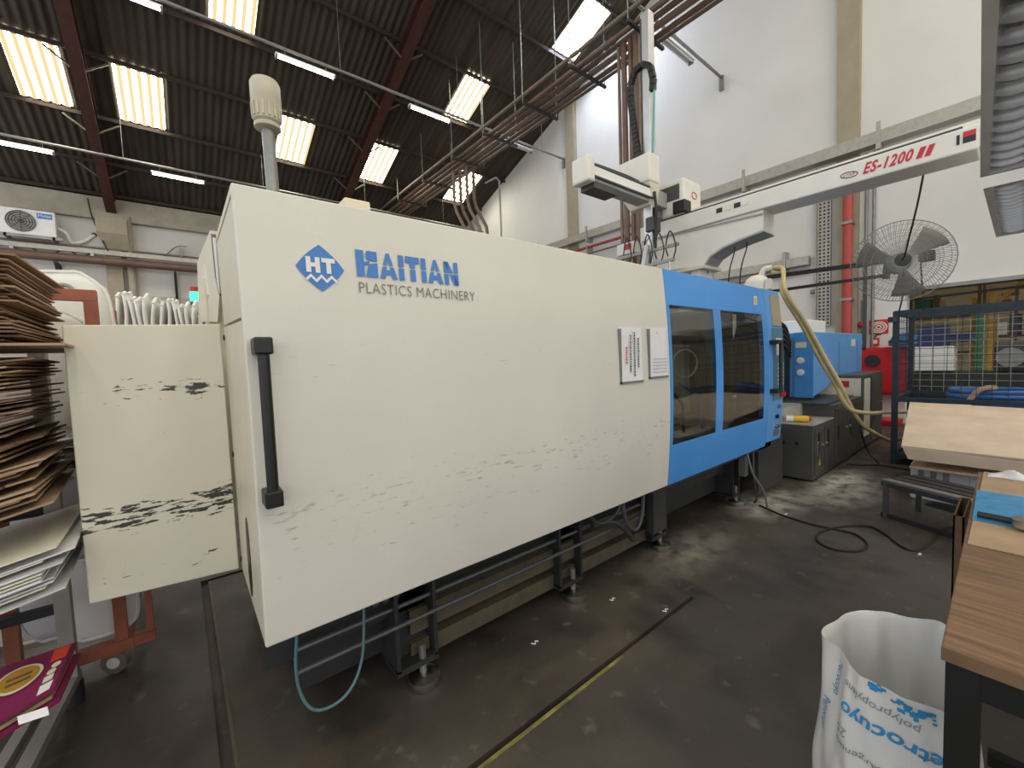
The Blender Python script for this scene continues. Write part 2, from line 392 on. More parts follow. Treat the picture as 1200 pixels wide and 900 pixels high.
# walls
m_ = MB(); m_.prism([(1.5, 0), (YB, 0), (YB, ZR(YB)), (RIDGE, ZR(RIDGE)), (YF, ZR2(YF)), (YF, 2.75), (1.5, 2.75)], 'x', XE, XE+.3); we = struct(m_.build('wall_end', 'wall_end'))
struct(MB().box(X0, XE, YB, YB+.3, 0, ZR(YB)).build('wall_back', 'wall_back'))
b0 = struct(MB().box(X0, XE, YB-.22, YB, 6.72, 7.42).build('trim_3', 'concrete'))          # ring beam
for i, (y0, y1) in enumerate(((2.26, 2.63), (10.12, 10.52))):
    struct(MB().box(XE-.16, XE, y0, y1, 0, ZR(y1)-.02).build('trim_%d' % (4+i), 'concrete2'))
c = MB(); c.box(-1.62, -1.22, YB-.3, YB, 0, 6.3); c.hexa([(-1.6,YB-.3,5.75),(-1.0,YB-.3,5.75),(-1.0,YB,5.75),(-1.6,YB,5.75)], [(-1.75,YB-.6,6.2),(-1.0,YB-.6,6.2),(-1.0,YB,6.2),(-1.75,YB,6.2)])
c.box(-1.75, -1.0, YB-.6, YB, 6.2, 6.72); struct(c.build('trim_6', 'concrete2'))
struct(MB().cyl((-1.0, YB-.2, 0), (-1.0, YB-.2, 6.9), .11, n=14).build('trim_7', 'concrete', smooth=True))
struct(MB().box(-1.15, -.85, YB-.35, YB, 0, .02).build('trim_8', 'concrete'))
# store room behind the opening
struct(MB().box(18.2, 18.5, YF, 3.4, 0, 4.2).build('wall_far', 'yroom'))
struct(MB().box(XE+.3, 18.2, 3.2, 3.4, 0, 4.2).build('wall_side', 'yroom'))
struct(MB().box(XE+.3, 18.5, YF, 3.4, 4.2, 4.3).build('ceiling_store_room', 'yroom'))
struct(MB().box(XE-.06, XE+.36, YF, 1.5, 2.68, 2.75).build('trim_9', 'greysteel'))

# roof: corrugated sheets on two slopes
def corrugated(name, x0, x1, ya, yb, zf, mt, amp=.028, dz=0, ns=6, parent=None):
    n = max(4, int(round((x1-x0)/PITCH*ns))); mb = MB()
    for i in range(n+1):
        x = x0+(x1-x0)*i/n; d = amp*math.cos(2*math.pi*x/PITCH)+dz
        mb.v += [V((x, ya, zf(ya)+d)), V((x, yb, zf(yb)+d))]
    mb.f = [(2*i, 2*i+2, 2*i+3, 2*i+1) for i in range(n)]
    me = bpy.data.meshes.new(name); me.from_pydata([tuple(p) for p in mb.v], [], mb.f); me.materials.append(M[mt])
    me.polygons.foreach_set('use_smooth', [True]*len(me.polygons))
    o = bpy.data.objects.new(name, me); col.objects.link(o); WL[o.name] = V((0,0,0)); struct(o); return o
roof = corrugated('ceiling', X0, XE, RIDGE, YB+.3, ZR, 'roof')
roof2 = corrugated('ceiling_front', X0, XE, YF, RIDGE, ZR2, 'roof')
for i, y in enumerate([4.6, 6.2, 7.8, 9.42, 11.0, 12.6, 14.25, 16.05, 17.7, 19.1]):
    MB().box(X0, XE, y-.03, y+.03, ZR(y)-.145, ZR(y)-.045).build('purlin', 'purl', roof)
SKY = [(-2.62, -1.70, 14.3, 16.0), (-.78, .18, 14.3, 16.0), (1.13, 2.05, 10.9, 12.45), (2.95, 3.92, 14.3, 16.0), (5.75, 6.72, 14.3, 16.0),
       (7.6, 8.48, 11.0, 12.53), (9.42, 10.42, 14.35, 16.0)]
SKY += [(-4.6, -3.7, 10.9, 12.5), (4.2, 5.1, 7.8, 9.4), (-1.1, -.2, 7.8, 9.4), (-4.9, -3.9, 14.3, 16.0)]
k = 1
for (a, b, c_, d) in SKY:
    corrugated('window_%d' % k, a, b, c_, d, ZR, 'skylight_sheet', dz=-.035); k += 1
corrugated('window_%d' % k, 9.62, 10.6, 7.85, 9.35, ZR, 'clear_skylight_sheet', dz=-.035); k += 1
for x in (-4.5, -.9, 2.7, 6.3, 9.6):  # unseen glowing sheets on the other slope, added to light the machine front
    for y in (-11, -7.6, -4.2, -.8):
        corrugated('window_%d' % k, x, x+.95, y, y+1.7, ZR2, 'skylight_sheet', dz=-.035); k += 1
# rafters: I sections following the slope, with fly braces
for xr in (-1.37, 5.46):
    mb = MB()
    def sl(y, d): return (y, ZR(y)-d)
    for x0, x1, d0, d1 in ((xr-.13, xr+.13, .20, .225), (xr-.01, xr+.01, .20, .62), (xr-.13, xr+.13, .60, .625)):
        mb.prism([sl(3.2, d1), sl(YB-.25, d1), sl(YB-.25, d0), sl(3.2, d0)], 'x', x0, x1)
    rf = struct(mb.build('rafter', 'rust'))
    for y in (11.0, 12.6, 14.25, 16.05, 17.7):
        for s in (-1, 1):
            MB().bar((xr+s*.05, y, ZR(y)-.58), (xr+s*.55, y, ZR(y)-.2), .04, .04).build('fly_brace', 'olive', rf)

# ================================================================== HALL SERVICES
# lamp conduits along the hall and the fluorescent battens below them
def conduit(y, z, x0, x1, label, brk=None):
    t = thing('lamp_conduit', label, 'conduit', (x0, y, z))
    MB().cyl((x0, y, z), (x1, y, z), .035, n=8).build('pipe', 'greysteel', t, smooth=True)
    x = x0+.8
    while x < x1:
        MB().cyl((x, y, z), (x, y, ZR(y)-.05), .008, n=5).build('hanger_rod', 'greysteel', t); x += 3.4
    if brk: MB().box(x1-.06, x1, y-.05, y+.05, z-.32, z+.04).build('wall_bracket', 'greysteel', t)
    return t
conduit(10.75, 8.86, -4, XE, 'grey lamp conduit crossing mid roof, bracketed to the pale end wall', 1)
conduit(16.0, 7.62, -5, XE, 'grey lamp conduit low along the roof edge by the concrete beam')
conduit(5.1, 8.72, 5.0, XE, 'grey lamp conduit with one unlit batten ending at the pale end wall', 1)
def batten(xa, xb, y, z, lit, label, group=None):
    t = thing('fluorescent_light', label, 'light', ((xa+xb)/2, y, z-.05), group)
    MB().prism([(y-.05, z+.02), (y+.05, z+.02), (y+.09, z-.03), (y-.09, z-.03)], 'x', xa, xb).build('reflector', 'white', t)
    for q in (-1, 1) if not lit else (0,):
        MB().cyl((xa+.03, y+q*.045, z-.055), (xb-.03, y+q*.045, z-.055), .022 if lit else .016, n=8).build('tube', 'tube' if lit else 'tube_off', t, smooth=True)
    for x in (xa+.02, xb-.02): MB().box(x-.02, x+.02, y-.06, y+.06, z-.09, z-.02).build('end_cap', 'greysteel', t)
    for x in (xa+.2, xb-.2): MB().cyl((x, y, z+.02), (x, y, z+.2), .006, n=5).build('hanger', 'greysteel', t)
batten(2.17, 3.45, 10.75, 8.68, 1, 'lit fluorescent batten on the mid-roof conduit between skylights, over the machine top', 'lit battens on mid roof conduit')
batten(5.40, 6.68, 10.75, 8.68, 1, 'lit fluorescent batten beside the second red rafter', 'lit battens on mid roof conduit')
batten(-1.05, .23, 10.75, 8.72, 1, 'lit fluorescent batten high beside the first red rafter', 'lit battens on mid roof conduit')
batten(8.6, 9.9, 10.75, 8.72, 0, 'unlit fluorescent batten on the conduit end close to the end wall')
batten(-3.3, -2.13, 16.0, 7.44, 1, 'lit fluorescent batten above the air conditioner', 'lit battens by the roof edge')
batten(-.23, 1.02, 16.0, 7.42, 1, 'lit fluorescent batten near the concrete column by the roof edge', 'lit battens by the roof edge')
batten(8.63, 9.91, 5.1, 8.5, 0, 'unlit grey batten in front of the pale end wall above the robot')
batten(-3.9, -2.6, 10.75, 8.72, 1, 'lit fluorescent batten over the cardboard rack aisle', 'lit battens on mid roof conduit')

batten(12.6, 13.9, .4, 4.05, 1, 'unseen added batten lighting the store room beside the stairs', 'added battens in the store room')  # unseen lamps added to brighten the dark store room
batten(15.2, 16.5, -1.2, 4.05, 1, 'unseen added batten lighting the depth of the store room', 'added battens in the store room')
batten(13.2, 14.5, -3.5, 4.05, 1, 'unseen added batten lighting the outer side of the store room', 'added battens in the store room')
# bundle of pipes under the roof, running to the back wall, with drops to the machines
KX, KZ, KS = 7.6, 8.09, .894
t = thing('pipe_rack', 'bundle of parallel brown pipes hung under the roof near end wall', 'pipes', (KX, 10, KZ-.2))
for i, (dx, dz, r, mm) in enumerate(((-.42, .12, .045, 'pipe2'), (-.2, .0, .055, 'pipe'), (.0, .0, .055, 'pipe'), (.22, .0, .065, 'pipe2'), (.44, -.02, .055, 'pipe'), (.62, .0, .04, 'pipe2'))):
    MB().cyl((KX+dx, 3.0, KZ+dz), (KX+dx, YB, KZ+dz), r, n=10).build('pipe', mm, t, smooth=True)
for y in (4.9, 6.4, 8.0, 9.7, 11.4, 13.4, 15.5, 17.6):
    MB().box(KX-.5, KX+.75, y-.03, y+.03, KZ-.13, KZ-.07).build('cross_bar', 'dark2', t)
    for x in (KX-.48, KX+.72): MB().cyl((x, y, KZ-.1), (x, y, ZR(y)-.1), .013, n=5).build('hanger_rod', 'greysteel', t)
t = thing('drop_pipe', 'row of vertical brown pipes dropping from roof bundle behind the robot', 'pipes', (KX, 5.3, 0))
for y, r, mm in ((6.12, .035, 'pipe2'), (5.98, .06, 'pipe'), (5.80, .05, 'pipe'), (5.66, .065, 'pipe'), (5.56, .045, 'pipe2')):
    MB().cyl((KX, y*KS, 0), (KX, y*KS, KZ-.06), r, n=10).build('pipe', mm, t, smooth=True)
t = thing('branch_pipe', 'group of kinked brown pipes dropping in front of far skylight', 'pipes', (KX, 12.0, 0))
for i in range(4):
    y = 12.15-.23*i; x = KX+.0+.11*i
    MB().tube([(x, y, KZ-.08), (x, y, 6.9), (x+.02, y-.09, 6.6), (x+.09, y-.5, 5.9), (x+.09, y-.54, 5.6), (x+.09, y-.54, 0)], .052, n=8, smooth=False).build('pipe', 'pipe' if i % 2 else 'pipe2', t, smooth=True)
t = thing('bent_conduit', 'thin grey conduit bent over and dropping before the end wall', 'conduit', (8.33, 10.6, 0))
MB().tube([(8.22, 11.2, 7.4), (8.31, 10.73, 7.43), (8.33, 10.6, 7.28), (8.33, 10.6, 0)], .03, n=8, smooth=False).build('pipe', 'greysteel', t, smooth=True)

# end wall: cable tray, rails, riser pipes
t = thing('cable_tray', 'long grey cable tray crossing the end wall behind the robot beam', 'cable tray', (XE-.2, 6, 5.6))
MB().box(XE-.42, XE-.2, -3, 12.2, 5.62, 5.65).box(XE-.44, XE-.42, -3, 12.2, 5.62, 5.86).box(XE-.20, XE-.18, -3, 12.2, 5.62, 5.86).build('tray', 'galv', t)
for y in (-1, 1.9, 4.4, 6.9, 9.4, 11.8): MB().box(XE-.44, XE-.165, y-.04, y+.04, 5.5, 5.62).box(XE-.48, XE-.44, y-.03, y+.03, 5.5, 6.02).build('bracket', 'galv', t)
t = thing('red_pipe', 'long dark red pipe running below the cable tray on end wall', 'pipe', (XE-.1, 8, 5.3))
MB().cyl((XE-.28, 3.15, 5.36), (XE-.28, 12.2, 5.36), .045, n=10).build('pipe', 'redpipe', t, smooth=True)
for y in (4.4, 6.9, 9.4, 11.6): MB().box(XE-.33, XE-.002, y+.1, y+.14, 5.08, 5.42).build('wall_clamp', 'galv', t)
MB().cyl((XE-.28, 3.15, 5.14), (XE-.28, 12.2, 5.14), .03, n=8).build('small_pipe', 'pipe2', t, smooth=True)
t = thing('wall_duct', 'low grey duct rail crossing end wall behind the blue door', 'cable tray', (XE-.2, 4.5, 3.5))
MB().box(XE-.2, XE-.02, 3.12, 7, 3.52, 3.72).build('duct', 'galv', t, bevel=.01)
MB().cyl((XE-.1, 3.12, 3.40), (XE-.1, 7, 3.40), .045, n=8).build('lower_pipe', 'concrete2', t, smooth=True)
for y in (3.6, 5.3, 6.6): MB().box(XE-.25, XE, y-.03, y+.03, 3.42, 3.9).build('bracket', 'galv', t)
t = thing('riser_pipe', 'red fire main riser beside the tan column on end wall', 'pipe', (XE-.3, 2.36, 0))
MB().cyl((XE-.28, 2.40, 0), (XE-.28, 2.40, 5.4), .085, n=14).build('pipe', 'redpipe', t, smooth=True)
for z in (.9, 2.6, 4.2): MB().box(XE-.38, XE-.14, 2.3, 2.5, z, z+.05).build('clamp', 'greysteel', t)
t = thing('perforated_tray', 'vertical perforated grey cable tray on the end wall', 'cable tray', (XE-.2, 2.87, 0))
mb = MB(); mb.box(XE-.06, XE-.05, 2.74, 3.0, 2.1, 5.6)
mb.box(XE-.14, XE-.05, 2.73, 2.745, 2.1, 5.6).box(XE-.14, XE-.05, 2.995, 3.01, 2.1, 5.6); mb.build('tray', 'galv', t)
mb = MB()
for i in range(44):
    for j in range(3): mb.box(XE-.064, XE-.058, 2.77+.075*j, 2.81+.075*j, 2.15+.078*i, 2.19+.078*i)
mb.build('perforation', 'dark2', t, kind='stuff')
MB().cyl((XE-.1, 3.02, 2.9), (XE-.1, 3.1, 2.9), .05).build('fitting', 'greysteel', t)
t = thing('wall_conduit', 'pair of thin grey conduits running down beside the tan column', 'conduit', (XE-.05, 2.0, 0))
for y in (2.14, 2.02): MB().cyl((XE-.05, y, 1.3), (XE-.05, y, 5.62), .028, n=8).build('pipe', 'greysteel', t, smooth=True)
t = thing('wall_chain', 'thin dark perforated strip hanging between red riser and column edge', 'strip', (XE-.2, 2.12, 1.2))
MB().box(XE-.22, XE-.20, 2.09, 2.15, .8, 3.3).build('strip', 'dark', t)
# fire point
p0, p1 = px(1005, 408, 'x', XE-.22), px(1047, 463, 'x', XE-.22)
t = thing('hydrant_cabinet', 'red fire hydrant cabinet with an oval window on end wall', 'cabinet', (XE, 1.85, p1.z))
hc = MB().box(XE-.22, XE, 1.42, p0.y, p1.z, p0.z).build('body', 'red', t, bevel=.01)
d = MB().box(XE-.235, XE-.22, 1.46, p0.y-.03, p1.z+.04, p0.z-.04).build('door', 'red', t, bevel=.004)
MB().lathe([(.13, 0), (.13, .01)], (XE-.236, 1.98, 1.30), (-1, 0, 0), 22).build('window', 'dark2', d)
t = thing('hydrant_sign', 'square red hydrant sign with pale coil emblem above red cabinet', 'sign', (XE-.01, 1.92, 1.85))
MB().box(XE-.012, XE, 1.77, 2.08, 1.86, 2.16).build('plate', 'red', t)
mb = MB()
for r in (.11, .075, .035): mb.tube([(XE-.016, 1.925+r*math.cos(a)*1.15, 2.0+r*math.sin(a)) for a in [i*math.pi/9 for i in range(18)]], .013, n=6, closed=True, res=1)
mb.build('coil_emblem', 'label', t)
t = thing('alarm_bell', 'small dark red alarm bell on conduit beside the hydrant sign', 'alarm', (XE, 2.2, 2.02))
MB().lathe([(.07, 0), (.07, .03), (.045, .07), (.01, .08)], (XE-.02, 2.20, 2.08), (-1, 0, 0), 16).build('bell', 'red', t, smooth=True)
MB().cyl((XE-.03, 2.2, 1.9), (XE-.03, 2.2, 2.6), .015, n=6).build('conduit', 'greysteel', t)
for i, y in enumerate((2.22, 1.98)):
    t = thing('call_point', ('red fire call point box nearest the conduit', 'red fire call point box under the hydrant sign')[i], 'alarm', (XE, y, 1.62))
    MB().box(XE-.06, XE, y-.07, y+.07, 1.62, 1.78).build('box', 'red', t, bevel=.006)
    MB().box(XE-.065, XE-.06, y-.045, y+.045, 1.66, 1.74).build('pane', 'label', t)
    MB().tube([(XE-.03, y, 1.78), (XE-.03, y-.02, 1.84), (XE-.03, y-.1, 1.86)], .012, n=6).build('cable', 'dark2', t)
t = thing('blue_bin_lid', 'round blue plastic drum lid above the hydrant cabinet', 'lid', (XE-.35, 1.5, 1.58))
MB().lathe([(.22, 0), (.24, .02), (.24, .08), (.18, .2), (.05, .25)], (XE-.3, 1.48, 1.60), (0, 0, 1), 20).build('dome', 'bluehose', t, smooth=True)
MB().tube([(XE-.3+.24*math.cos(a), 1.48+.24*math.sin(a), 1.69) for a in [i*math.pi/8 for i in range(16)]], .015, n=6, closed=True, res=1).build('rim', 'black', t)
o = MB().box(XE-.55, XE-.02, 1.52, 2.1, 0, .12).build('floor_mat', 'red', bevel=.02); tag(o, 'low red plinth on the floor under the hydrant cabinet', 'plinth')

# back wall: pipes on brackets, air conditioner
t = thing('wall_pipe', 'thick brown pipe on brackets along the back wall', 'pipe', (0, YB-.6, 5.0))
MB().cyl((X0, YB-.55, 5.28), (5, YB-.55, 5.28), .13, n=12).build('pipe', 'pipe', t, smooth=True)
for x in (-2.7, .15, 3.4):
    mb = MB(); mb.bar((x, YB-.02, 5.1), (x, YB-.7, 5.1), .07, .07).bar((x, YB-.02, 4.2), (x, YB-.6, 5.08), .07, .07).bar((x, YB-.03, 4.1), (x, YB-.03, 5.1), .08, .07); mb.build('bracket', 'dark2', t)
t = thing('wall_channel', 'grey steel channel running above the brown pipe on back wall', 'rail', (0, YB-.5, 5.6))
MB().box(X0, 5, YB-.42, YB-.3, 5.52, 5.66).build('channel', 'galv', t)
MB().cyl((X0, YB-.28, 5.74), (5, YB-.28, 5.74), .035, n=8).build('conduit', 'pipe2', t, smooth=True)
for x in (-3.6, -1.9, 0.9, 2.6): MB().box(x-.04, x+.04, YB-.45, YB, 5.44, 5.56).build('bracket', 'galv', t)
MB().tube([(-3.3, YB-.32, 5.6), (-2.9, YB-.35, 5.35), (-2.5, YB-.33, 5.6), (-2.2, YB-.35, 5.42), (-1.8, YB-.32, 5.6)], .02, n=6).build('loose_cable', 'dark2', t)
t = thing('air_conditioner', 'white outdoor air conditioner unit high on the back wall', 'air conditioner', (-3.1, YB-.5, 5.8))
MB().box(-3.75, -2.62, YB-.6, YB-.2, 5.86, 6.62).build('casing', 'white', t, bevel=.03)
MB().lathe([(.31, 0), (.31, .03), (.26, .03), (.26, .01)], (-3.33, YB-.6, 6.24), (0, -1, 0), 26).build('fan_ring', 'greysteel', t)
mb = MB()
for r in (.06, .12, .18, .24, .29): mb.tube([(-3.33+r*math.cos(a), YB-.635, 6.24+r*math.sin(a)) for a in [i*math.pi/9 for i in range(18)]], .008, n=5, closed=True, res=1)
for i in range(8): mb.cyl((-3.33, YB-.635, 6.24), (-3.33+.3*math.cos(i*math.pi/4), YB-.635, 6.24+.3*math.sin(i*math.pi/4)), .006, n=5)
mb.build('grille', 'dark2', t); MB().lathe([(.27, 0), (.27, .005)], (-3.33, YB-.602, 6.24), (0, -1, 0), 24).build('fan_opening', 'dark2', t)
st = MB().box(-3.0, -2.68, YB-.606, YB-.60, 6.38, 6.54).build('sticker', 'logo', t)
text_on('Midea', (-2.97, YB-.607, 6.43), X_, Z_, .26, nrm=-Y_).build('lettering', 'white', st)
MB().box(-3.8, -2.5, YB-.6, YB-.55, 5.78, 5.86).box(-3.7, -3.64, YB-.6, YB, 5.78, 5.86).box(-2.72, -2.66, YB-.6, YB, 5.78, 5.86).build('bracket', 'greysteel', t)
MB().tube([(-2.62, YB-.35, 6.2), (-2.45, YB-.33, 6.1), (-2.35, YB-.2, 5.85), (-2.1, YB-.1, 5.95), (-1.85, YB-.02, 6.2)], .05, n=8).build('insulated_pipe', 'white', t, smooth=True)
MB().lathe([(.07, 0), (.07, .02)], (-1.85, YB, 6.22), (0, -1, 0), 12).build('wall_sleeve', 'dark2', t)
t = thing('wall_lamp_arm', 'thin grey bracket arm on the back wall beside the column', 'bracket', (.2, YB, 5.9))
MB().tube([(-.1, YB-.02, 5.75), (.25, YB-.35, 6.05), (.55, YB-.35, 6.1)], .02, n=6).build('arm', 'greysteel', t); MB().box(.35, .38, YB-.36, YB, 5.7, 6.1).build('stem', 'greysteel', t)
t = thing('column_cable', 'dark cable hanging down from the roof beside concrete column', 'cable', (-1.85, YB-.3, 5.5))
MB().tube([(-1.9, YB-.3, 7.3), (-1.85, YB-.28, 6.8), (-1.7, YB-.3, 6.2), (-1.5, YB-.7, 5.6)], .02, n=6).build('cable', 'dark2', t)

# ceiling louvre fixtures on the right, unlit
def louvre(x0, x1, y0, y1, z, label, nx):
    t = thing('louvre_light', label, 'light', ((x0+x1)/2, (y0+y1)/2, z), 'unlit louvre lights hung over the workbench')
    fr = mat('fixture_grey_paint', '#d8d8d4', .5, var=.05)
    MB().box(x0, x1, y0, y1, z+.10, z+.105).build('housing_top', fr, t)
    for a_ in ((x0, x0+.035, y0, y1), (x1-.035, x1, y0, y1), (x0+.0352, x1-.0352, y1-.035, y1), (x0+.0352, x1-.0352, y0, y0+.035)): MB().box(*a_, z, z+.0995).build('frame_bar', fr, t)
    for j in range(4):
        ya = y1-.035-(y1-y0-.07)*(j+1)/4; yb = y1-.035-(y1-y0-.07)*j/4
        MB().grid(lambda u, v: (x0+.035+(x1-x0-.07)*u, ya+(yb-ya)*v, z+.09-.07*(2*v-1)**4), 1, 10).build('reflector', 'alu', t, smooth=True)
        MB().cyl((x0+.05, (ya+yb)/2, z+.07), (x1-.05, (ya+yb)/2, z+.07), .013, n=8).build('tube', 'tube_off', t, smooth=True)
        for i in range(nx):
            x = x0+.035+(x1-x0-.07)*(i+.5)/nx
            MB().grid(lambda u, v: (x+.014*(2*v-1)**2*(1 if v > .5 else -1), ya+(yb-ya)*u, z+.006+.05*abs(2*v-1)+.02*(2*u-1)**2), 8, 6).build('louvre_blade', 'alu', t, smooth=True)
    for x in (x0+.2, x1-.2):
        for y in (y0+.1, y1-.1): MB().cyl((x, y, z+.105), (x, y, z+4), .004, n=5).build('hanger_wire', 'greysteel', t)
    return t
l1 = louvre(1.45, 3.88, -.5, .135, 2.6, 'unlit louvre light with wide mirror blades, end beside the robot beam tip', 16)
louvre(4.15, 6.15, -.45, .19, 2.6, 'unlit louvre light hanging past the robot beam, over the cage', 16)
l1.rotation_euler.z = math.radians(2.6)

# ================================================================== INJECTION MOULDING MACHINE
GY = 1.585                                   # front face of the guards
def gy(z): return GY-.03+.05*((z-1.35)/.85)**2   # gently bowed face
mc = thing('injection_moulding_machine', 'huge cream and blue injection moulding machine with front guard', 'machine', (3.5, 2.4, 0))
ZT, ZB, XG0, XG1, YG1 = 2.2, .655, .17, 2.685, 2.25
zs = [ZB+(ZT-ZB)*i/12 for i in range(13)]
def bowed(x0, x1, z0, z1, thick=.03, n=12, nx=1):
    """slab with the bowed front face"""
    mb = MB(); ZZ = [z0+(z1-z0)*i/n for i in range(n+1)]
    mb.prism([(gy(z), z) for z in ZZ]+[(gy(z)+thick, z) for z in reversed(ZZ)], 'x', x0, x1); return mb
front = bowed(XG0, XG1, ZB, ZT).build('front_guard', 'cream', mc, bevel=.006, label='large cream painted front guard panel')
# end return of the guard with a seam, and an oval opening
mb = MB(); mb.prism([(gy(ZB)+.03, ZB), (YG1, ZB+.03), (YG1, 1.79), (gy(1.78)+.03, 1.76)]+[(gy(z)+.03, z) for z in reversed([ZB+.02+(1.74-ZB)*i/8 for i in range(9)])], 'x', XG0+.002, XG0+.025)
mb.build('end_return_panel', 'cream2', mc)
MB().prism([(gy(1.78)+.03, 1.772), (YG1, 1.802), (YG1+.05, 2.17), (1.95, 2.2), (gy(2.2)+.03, 2.19)], 'x', XG0+.004, XG0+.025).build('upper_end_panel', 'cream2', mc)
mb = MB(); mb.prism([(1.905+.045*math.cos(a), .86+.16*math.sin(a)) for a in [i*math.pi/12 for i in range(24)]], 'x', XG0-.001, XG0+.004); mb.build('oval_opening', 'black', mc)
MB().box(XG0, XG1, gy(ZT)+.02, YG1, ZT-.03, ZT-.005).build('guard_top', 'cream2', mc)
q0, q1 = px(401, 233, 'y', 2.3), px(431, 238, 'y', 2.3)
MB().box(q0.x, q1.x, 2.26, 2.5, 2.0, q0.z).build('lubrication_box', 'cream2', mc, bevel=.01)
for z in (1.745, 1.22, .735): MB().cyl((XG0-.004, YG1-.012, z), (XG0+.004, YG1-.012, z), .012, n=10).build('screw', 'dark2', mc)
# raised rear guard seen past the end
def endpoly(P_, x0, x1): return MB().prism([(px(u_, v_, 'x', x0).y, px(u_, v_, 'x', x0).z) for u_, v_ in P_], 'x', x0, x1)
ue = endpoly([(255, 377), (233, 377), (231, 307), (246, 270), (258, 272), (260, 300)], XG0+.012, XG0+.03).build('rear_end_panel', 'cream2', mc)
endpoly([(239, 309), (238, 318), (242, 350), (244, 345)], XG0+.008, XG0+.012).build('label', 'label', ue)
endpoly([(247, 274), (255, 275), (259, 344), (257, 347), (252, 325)], XG0+.008, XG0+.012).build('slot', 'dark2', ue)
endpoly([(249, 278), (252, 279), (257, 344), (254, 330)], XG0+.004, XG0+.008).build('slot_edge', 'white', ue)
# end guard box
ZE0, ZE1 = .685, 1.805
mb = MB(); mb.hexa([(-.325, 2.25, .715), (.16, 2.25, ZE0), (.16, 2.95, ZE0), (-.325, 2.95, .715)], [(-.325, 2.25, 1.79), (.16, 2.25, ZE1), (.16, 2.95, ZE1), (-.325, 2.95, 1.79)])
eg = mb.build('end_guard', 'cream_end', mc, bevel=.005, label='cream end guard with scraped and chipped paint')
# handle
mb = MB(); hx = px(303, 408, 'y', 1.5).x+.012
MB().cyl((hx, 1.50, 1.165), (hx, 1.50, 1.69), .017, n=12).build('handle', 'black', mc, smooth=True)
for z in (1.185, 1.672): MB().box(hx-.026, hx+.026, 1.478, 1.56, z-.027, z+.027).build('handle_mount', 'black', mc, bevel=.006)
# lettering on the guard
F = lambda x, z: V((x, gy(z)-.0025, z))
def decal(polys, name, mt, parent, z_of=None):
    mb = MB()
    for p in polys: mb.add([F(x, z) for x, z in p], [tuple(range(len(p)))])
    return mb.build(name, mt, parent)
cx, cz, hw, hh = .418, 1.95, .081, .083
def diamond(k=1, n=6):
    q = []
    cs = [(0, 1), (1, 0), (0, -1), (-1, 0)]
    for i in range(4):
        a, b = cs[i], cs[(i+1) % 4]
        for j in range(n):
            t = j/n; bl = 1+.10*math.sin(math.pi*t)
            q.append((cx+hw*k*(a[0]*(1-t)+b[0]*t)*bl, cz+hh*k*(a[1]*(1-t)+b[1]*t)*bl))
    return q
decal([diamond()], 'emblem', 'logo', mc)
F = lambda x, z: V((x, gy(z)-.0045, z))
def rect(x0, x1, z0, z1): return [(x0, z0), (x1, z0), (x1, z1), (x0, z1)]
E = []
ex, ez, lh = cx-.048, cz-.018, .055
E += [rect(ex, ex+.016, ez, ez+lh), rect(ex+.03, ex+.046, ez, ez+lh), rect(ex+.016, ex+.03, ez+.02, ez+.035)]
E += [rect(ex+.052, ex+.098, ez+lh-.016, ez+lh), rect(ex+.067, ex+.083, ez, ez+lh-.016)]
wv = []
for i in range(13):
    x = cx-.052+.104*i/12; z = cz-.038+.009*(1 if (i//2) % 2 else -1)*(1 if i % 2 == 0 else 0)
    wv.append((x, z))
for i in range(12): E.append([(wv[i][0], wv[i][1]-.006), (wv[i+1][0], wv[i+1][1]-.006), (wv[i+1][0], wv[i+1][1]+.006), (wv[i][0], wv[i][1]+.006)])
decal(E, 'emblem_letters', 'white', mc)
# HAITIAN in heavy stencil letters
def slit(polys, a=.47, b=.53):
    out = []
    def clip(p, lim, keep_above):
        r = []
        for i in range(len(p)):
            A, B = p[i], p[(i+1) % len(p)]
            ia, ib = (A[1] > lim) == keep_above, (B[1] > lim) == keep_above
            if ia: r.append(A)
            if ia != ib:
                t = (lim-A[1])/(B[1]-A[1]); r.append((A[0]+(B[0]-A[0])*t, lim))
        return r
    for p in polys:
        for lim, up in ((b, True), (a, False)):
            q = clip(p, lim, up)
            if len(q) > 2: out.append(q)
    return out
bw = .24
def LA(w=.86): return [[(0, 0), (bw*1.05, 0), (w/2, .80), (w/2+.0, 1), (w/2-.08, 1)], [(w, 0), (w-bw*1.05, 0), (w/2, .80), (w/2, 1), (w/2+.08, 1)], [(.2, .16), (w-.2, .16), (w-.27, .34), (.27, .34)]], w
def LI(): return [rect(0, .27, 0, 1)], .27
def LT(w=.74): return [rect(0, w, .74, 1), rect(w/2-.14, w/2+.14, 0, .74)], w
def LN(w=.84): return [rect(0, .25, 0, 1), rect(w-.25, w, 0, 1), [(.0, 1), (.27, 1), (w, 0), (w-.27, 0)]], w
def LH(): return [rect(0, .36, 0, 1), [(.36, .42), (.62, .5), (.62, .62), (.36, .56)], [(.5, .66), (.98, .62), (.98, 1), (.52, 1), (.44, .86)], [(.42, 0), (.98, 0), (.98, .56), (.58, .5), (.48, .25)]], .98
polys = []; x = 0
for L, sl_ in ((LH(), 0), (LA(), 1), (LI(), 1), (LT(), 1), (LI(), 1), (LA(), 1), (LN(), 1)):
    pl, ww = L
    if sl_: pl = slit(pl)
    for p in pl: polys.append([(a+x, b) for a, b in p])
    x += ww+.09
k_ = .445/(x-.09)
decal([[(.545+a*k_, 1.935+b*.1) for a, b in p] for p in polys], 'lettering', 'logo', mc)
xm = max(v[0] for v in text2d('PLASTICS MACHINERY', 1, 0, 1.08)[0]); x9 = xm-max(v[0] for v in text2d('MACHINERY', 1, 0, 1.08)[0])
